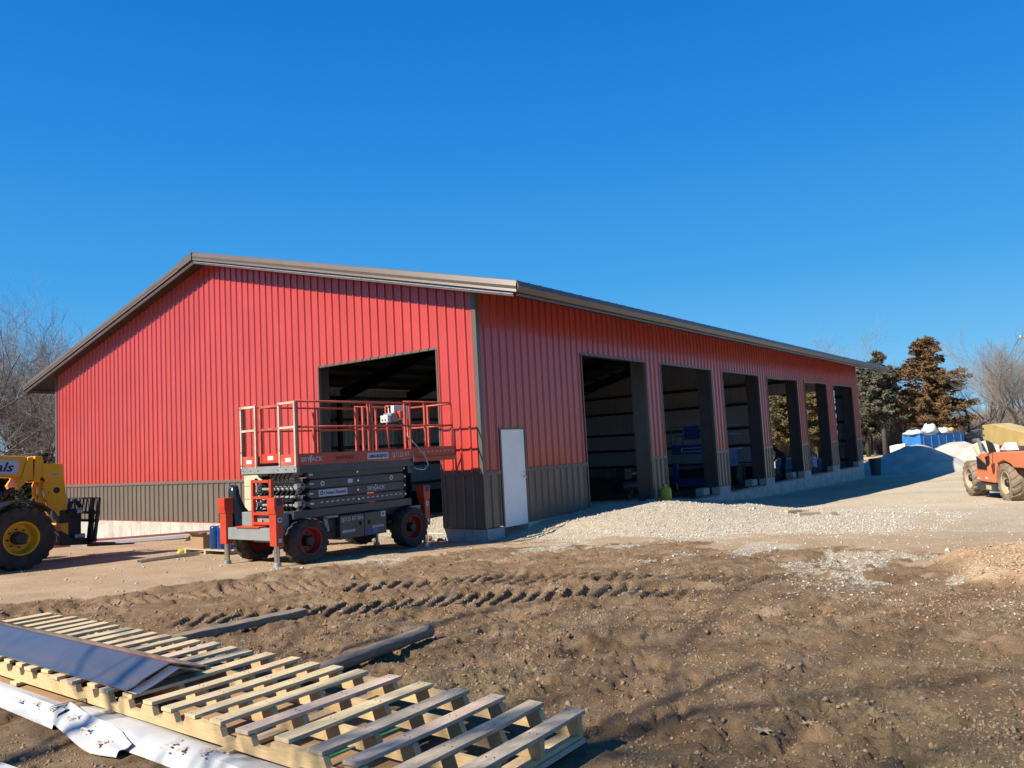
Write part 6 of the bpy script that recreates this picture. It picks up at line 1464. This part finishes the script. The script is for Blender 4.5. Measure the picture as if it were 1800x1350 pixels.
def brush(name, az0, az1, d0, d1, h0, h1, n, m, seed):
    r_ = np.random.default_rng(seed); az = np.radians(r_.uniform(az0, az1, n)); d = r_.uniform(d0, d1, n)
    x = CAM[0] + d * np.cos(az); y = CAM[1] + d * np.sin(az); z = table(x, y) - .1
    h = r_.uniform(h0, h1, n) * (.75 + .5 * (vnoise(x * .25, y * .25, seed) + .5)); V = []; F = []
    base = np.stack([x, y, z], 1); segs = 3; cur = base.copy(); dirn = np.stack([r_.normal(0, .35, n), r_.normal(0, .35, n), np.ones(n)], 1)
    w = (.010 + .012 * r_.random(n))[:, None]; side = np.stack([-np.sin(az), np.cos(az), np.zeros(n)], 1)
    allv = [cur - side * w, cur + side * w]
    for s in range(segs):
        dirn = dirn + r_.normal(0, .28, (n, 3)); dirn[:, 2] = np.abs(dirn[:, 2]) + .4; dd = dirn / np.linalg.norm(dirn, axis=1)[:, None]
        cur = cur + dd * (h / segs)[:, None]; ww = w * (1 - .28 * (s + 1)); allv += [cur - side * ww, cur + side * ww]
    A = np.stack(allv, 1); k = A.shape[1]; V = A.reshape(-1, 3); b = np.arange(n)[:, None] * k
    F = np.concatenate([b + np.array([[2 * s, 2 * s + 1, 2 * s + 3, 2 * s + 2]]) for s in range(segs)], 0)
    o = mesh_np(name, V, F, M[m]); o['kind'] = 'stuff'; return tag(o, {'A': 'tangled leafless brush at the edge of the field right of the shed', 'B': 'leafless brush and weeds left of the shed'}['A' if az0 < 40 else 'B'], 'brush')
brush('brush', 1.5, 19, 73, 104, 1.2, 3.6, 50000, 'stem', 3)
brush('brush', 63, 75, 46, 70, .8, 2.4, 16000, 'stem', 6)

# ------------------------------------------------------------------ utility pole and wires
def utility():
    P = polar(2.35, 60); t = thing('utility_pole', 'wooden utility pole whose crossarm tip enters at the right edge', 'utility pole', P)
    MB().tube([(P[0], P[1], P[2] - .3), (P[0], P[1], 7.6)], [.16, .11], 12).build('pole', 'pole', t, smooth=True)
    a = math.radians(2.35); s = Vector((-math.sin(a), math.cos(a), 0)); c = Vector((P[0], P[1], 6.95))
    MB().bar(c - s * 1.25 + Vector((-.15, 0, 0)), c + s * 1.25 + Vector((-.15, 0, 0)), .1, .12).build('crossarm', 'pole', t)
    for k in (-1.15, -.4, .4, 1.15): MB().lathe([(0, .05), (.04, .06), (.05, .12), (.03, .2), (0, .21)], c + s * k + Vector((-.15, 0, 0)), 'z', 10).build('insulator', 'white', t)
    def wire(p, q, sag, r, lab):
        p, q = Vector(p), Vector(q); pts = []
        for i in range(25):
            f = i / 24; v = p.lerp(q, f); v.z -= sag * 4 * f * (1 - f); pts.append(v)
        o = MB().tube(pts, r, 5, cap=False).build('wire', 'blackp', None, smooth=True); tag(o, lab, 'wire')
    far = polar(7.2, 190, 5.6)
    wire(c + s * 1.15 + Vector((0, 0, .2)), far, 2.2, .016, 'upper thin overhead wire running left from the crossarm')
    wire(c + s * .4 + Vector((0, 0, .2)), (far[0], far[1] - .9, far[2]), 2.2, .016, 'lower thin overhead wire running left from the crossarm')
    wire((P[0], P[1], 5.4), polar(6.4, 95, 3.6), .6, .035, 'thick overhead cable crossing in front of the right bare trees')
utility()

# ------------------------------------------------------------------ stones, clods, straw
def scatter(name, n, region, size, mname, seed, label, cat, flat=.6, tmpl='rock', zoff=.25):
    r_ = np.random.default_rng(seed); x, y, keep = region(r_, n); x, y = x[keep], y[keep]; n = len(x); z = height(x, y)
    if tmpl == 'rock':
        p = (1 + 5 ** .5) / 2; T = np.array([(-1, p, 0), (1, p, 0), (-1, -p, 0), (1, -p, 0), (0, -1, p), (0, 1, p), (0, -1, -p), (0, 1, -p), (p, 0, -1), (p, 0, 1), (-p, 0, -1), (-p, 0, 1)]) / 1.9
        F0 = np.array([(0, 11, 5), (0, 5, 1), (0, 1, 7), (0, 7, 10), (0, 10, 11), (1, 5, 9), (5, 11, 4), (11, 10, 2), (10, 7, 6), (7, 1, 8), (3, 9, 4), (3, 4, 2), (3, 2, 6), (3, 6, 8), (3, 8, 9), (4, 9, 5), (2, 4, 11), (6, 2, 10), (8, 6, 7), (9, 8, 1)])
    elif tmpl == 'chip':
        T = np.array([(1, 0, 0), (-1, 0, 0), (0, 1, 0), (0, -1, 0), (0, 0, 1), (0, 0, -1)], float); F0 = np.array([(0, 2, 4), (2, 1, 4), (1, 3, 4), (3, 0, 4), (2, 0, 5), (1, 2, 5), (3, 1, 5), (0, 3, 5)])
    s = size * r_.lognormal(0, .45, n); k = len(T)
    V = T[None] * (1 + r_.uniform(-.45, .3, (n, k, 1))) * s[:, None, None] * np.stack([r_.uniform(.7, 1.3, n), r_.uniform(.6, 1, n), np.full(n, flat)], 1)[:, None]
    a = r_.uniform(0, 6.28, n); c, q = np.cos(a)[:, None], np.sin(a)[:, None]; X = V[..., 0] * c - V[..., 1] * q; Y = V[..., 0] * q + V[..., 1] * c
    tl = r_.normal(0, .4, (n, 1)); Z = V[..., 2] + X * tl
    V = np.stack([X + x[:, None], Y + y[:, None], Z + (z + s * zoff * flat)[:, None]], -1).reshape(-1, 3)
    F = (F0[None] + (np.arange(n) * k)[:, None, None]).reshape(-1, 3)
    o = mesh_np(name, V, F, M[mname]); o['kind'] = 'stuff'; tag(o, label, cat); return o
M['stone'] = mat('crushed limestone', (.66, .60, .50), .9, 0, .45, 7)
M['clod'] = mat('mud clods', (.26, .17, .10), .95, 0, .45, 5, .4, 40, vcol=(.36, .25, .155))
M['clod_o'] = mat('orange clay lumps', (.52, .36, .22), .95, 0, .4, 6)
M['straw'] = mat('dry straw', (.40, .31, .18), .8, 0, .4, 7)
M['grassdry'] = mat('dry grass', (.27, .215, .10), .85, 0, .45, 4, vcol=(.13, .115, .05))
def fan(r_, n, d0, d1, a0=2, a1=72, pw=1.0):
    az = np.radians(r_.uniform(a0, a1, n)); d = d0 * (d1 / d0) ** (r_.random(n) ** pw); return CAM[0] + d * np.cos(az), CAM[1] + d * np.sin(az)
def reg_stone(r_, n):
    x = r_.uniform(.3, 13, n); y = r_.uniform(-8.2, 5, n); g = masks(x, y)[1]; return x, y, (r_.random(n) < g) & ~((y > -.03) & (y < .3) )
scatter('gravel_stones', 90000, reg_stone, .0105, 'stone', 1, 'loose crushed limestone spread along the long wall', 'gravel', tmpl='chip', flat=.7)
def reg_pat(r_, n):
    x, y = fan(r_, n, 7, 15, 4, 30); m, g, o, q = masks(x, y); return x, y, (r_.random(n) < g * m + .012)
scatter('gravel_stones', 22000, reg_pat, .0095, 'stone', 2, 'scattered pale stones on the mud right of the doorway side', 'gravel', tmpl='chip')
def reg_clod(r_, n):
    x, y = fan(r_, n, 2.2, 18, 0, 76, .8); m = masks(x, y)[0]; dn = sstep(-.1, .3, fbm(x, y, .9, 3, 51)); pal = (np.abs(x + 9.85) < .8) & (np.abs(y + 4.9) < 3.4)
    return x, y, (r_.random(n) < m * (.25 + .75 * dn)) & ~pal
scatter('mud_clods', 100000, reg_clod, .0095, 'clod', 3, 'small clods of earth over the rutted mud', 'clods', flat=.7, zoff=.0, tmpl='chip')
def reg_track(r_, n):
    k = r_.integers(0, 2, n); x = np.zeros(n); y = np.zeros(n)
    for i in range(2):
        pl = np.array(TRACKS[i]); s = r_.random(n) * (len(pl) - 1.001); a = s.astype(int); f = s - a; q = pl[a] * (1 - f)[:, None] + pl[a + 1] * f[:, None]; q += r_.normal(0, .26, (n, 2)); x = np.where(k == i, q[:, 0], x); y = np.where(k == i, q[:, 1], y)
    return x, y, masks(x, y)[0] > .4
scatter('mud_clods', 900, reg_track, .014, 'clod', 4, 'larger clods thrown up along the tyre ruts', 'clods', flat=.75, zoff=.0, tmpl='chip')
def reg_mound(r_, n):
    x = r_.uniform(-3.8, -.6, n); y = r_.uniform(-11, -8.6, n); return x, y, masks(x, y)[2] > .3
scatter('clay_lumps', 7000, reg_mound, .011, 'clod_o', 5, 'lumps of orange clay on the low mound at the right edge', 'clay', tmpl='chip')
def reg_tan(r_, n):
    x, y = fan(r_, n, 9, 40, 0, 72); m = masks(x, y)[0]; return x, y, (m < .4) & ~((x > 0) & (y > 0) & (x < 33))
scatter('gravel_stones', 5000, reg_tan, .014, 'stone', 6, 'sparse pebbles on the packed dirt', 'pebbles', tmpl='chip')
def blades(name, n, region, L0, w0, mname, seed, label, cat, up=.5, kind='stuff'):
    r_ = np.random.default_rng(seed); x, y, keep = region(r_, n); x, y = x[keep], y[keep]; n = len(x); z = height(x, y)
    a = r_.uniform(0, 6.28, n); el = np.abs(r_.normal(0, up, n)); L = L0 * r_.lognormal(0, .4, n)
    d = np.stack([np.cos(a) * np.cos(el), np.sin(a) * np.cos(el), np.sin(el)], 1); s = np.stack([-np.sin(a), np.cos(a), np.zeros(n)], 1) * w0
    p = np.stack([x, y, z + .002], 1); m = p + d * (L * .5)[:, None] + np.array([0, 0, 1.]) * (L * .08)[:, None]; e = p + d * L[:, None] - np.array([0, 0, 1.]) * (L * .03)[:, None]; e[:, 2] = np.maximum(e[:, 2], z - .002)
    V = np.stack([p - s, p + s, m + s * .8, m - s * .8, e], 1).reshape(-1, 3); b = (np.arange(n) * 5)[:, None]
    F = np.concatenate([b + np.array([[0, 1, 2]]), b + np.array([[0, 2, 3]]), b + np.array([[3, 2, 4]])], 0)
    o = mesh_np(name, V, F, M[mname]); o['kind'] = kind; tag(o, label, cat)
def reg_grass(r_, n):
    x, y = fan(r_, n, 2.0, 7.5, -4, 80, .8); g = masks(x, y)[3]; pal = (np.abs(x + 9.85) < .75) & (np.abs(y + 4.9) < 3.4); return x, y, (r_.random(n) < g * 1.2) & ~pal
blades('dry_grass', 60000, reg_grass, .040, .0012, 'grassdry', 11, 'flattened dry grass on the mud nearest the camera', 'grass', .5)
def reg_straw(r_, n):
    x, y = fan(r_, n, 2.2, 13, 0, 76, .8); m = masks(x, y)[0]; dn = sstep(-.05, .25, fbm(x, y, 1.3, 4, 66)); pal = (np.abs(x + 9.85) < .8) & (np.abs(y + 4.9) < 3.4); return x, y, (r_.random(n) < m * (.1 + .9 * dn)) & ~pal
blades('straw', 26000, reg_straw, .045, .0014, 'straw', 12, 'scattered straw and dead stems over the mud', 'straw', .25)
def leaf(x, y, s, a, m, lab):
    z = gz(x, y) + .012; vs = [(x, y, z)]; n = 12
    for k in range(n):
        q = 2 * math.pi * k / n; r_ = s * (1 if k % 2 == 0 else .5) * (1.3 if k in (0, 6) else 1); vs.append((x + r_ * math.cos(q + a), y + r_ * math.sin(q + a), z + rnd.uniform(-.004, .012)))
    o = MB().add(vs, [(0, 1 + k, 1 + (k + 1) % n) for k in range(n)]).build('fallen_leaf', m, None); tag(o, lab, 'leaf', 'leaves and bits on the mud')
leaf(-7.84, -2.57, .045, .3, 'yellowpl', 'bright yellow leaf on the mud beyond the grey timber')
leaf(-8.52, -8.85, .06, .9, 'clod_o', 'large tan leaf on the mud at the lower right')
leaf(-8.28, -9.02, .04, 2.2, 'clod_o', 'smaller tan leaf right of the large one')
leaf(-7.55, -5.95, .02, .2, 'yellowpl', 'tiny yellow leaf right of the round post')
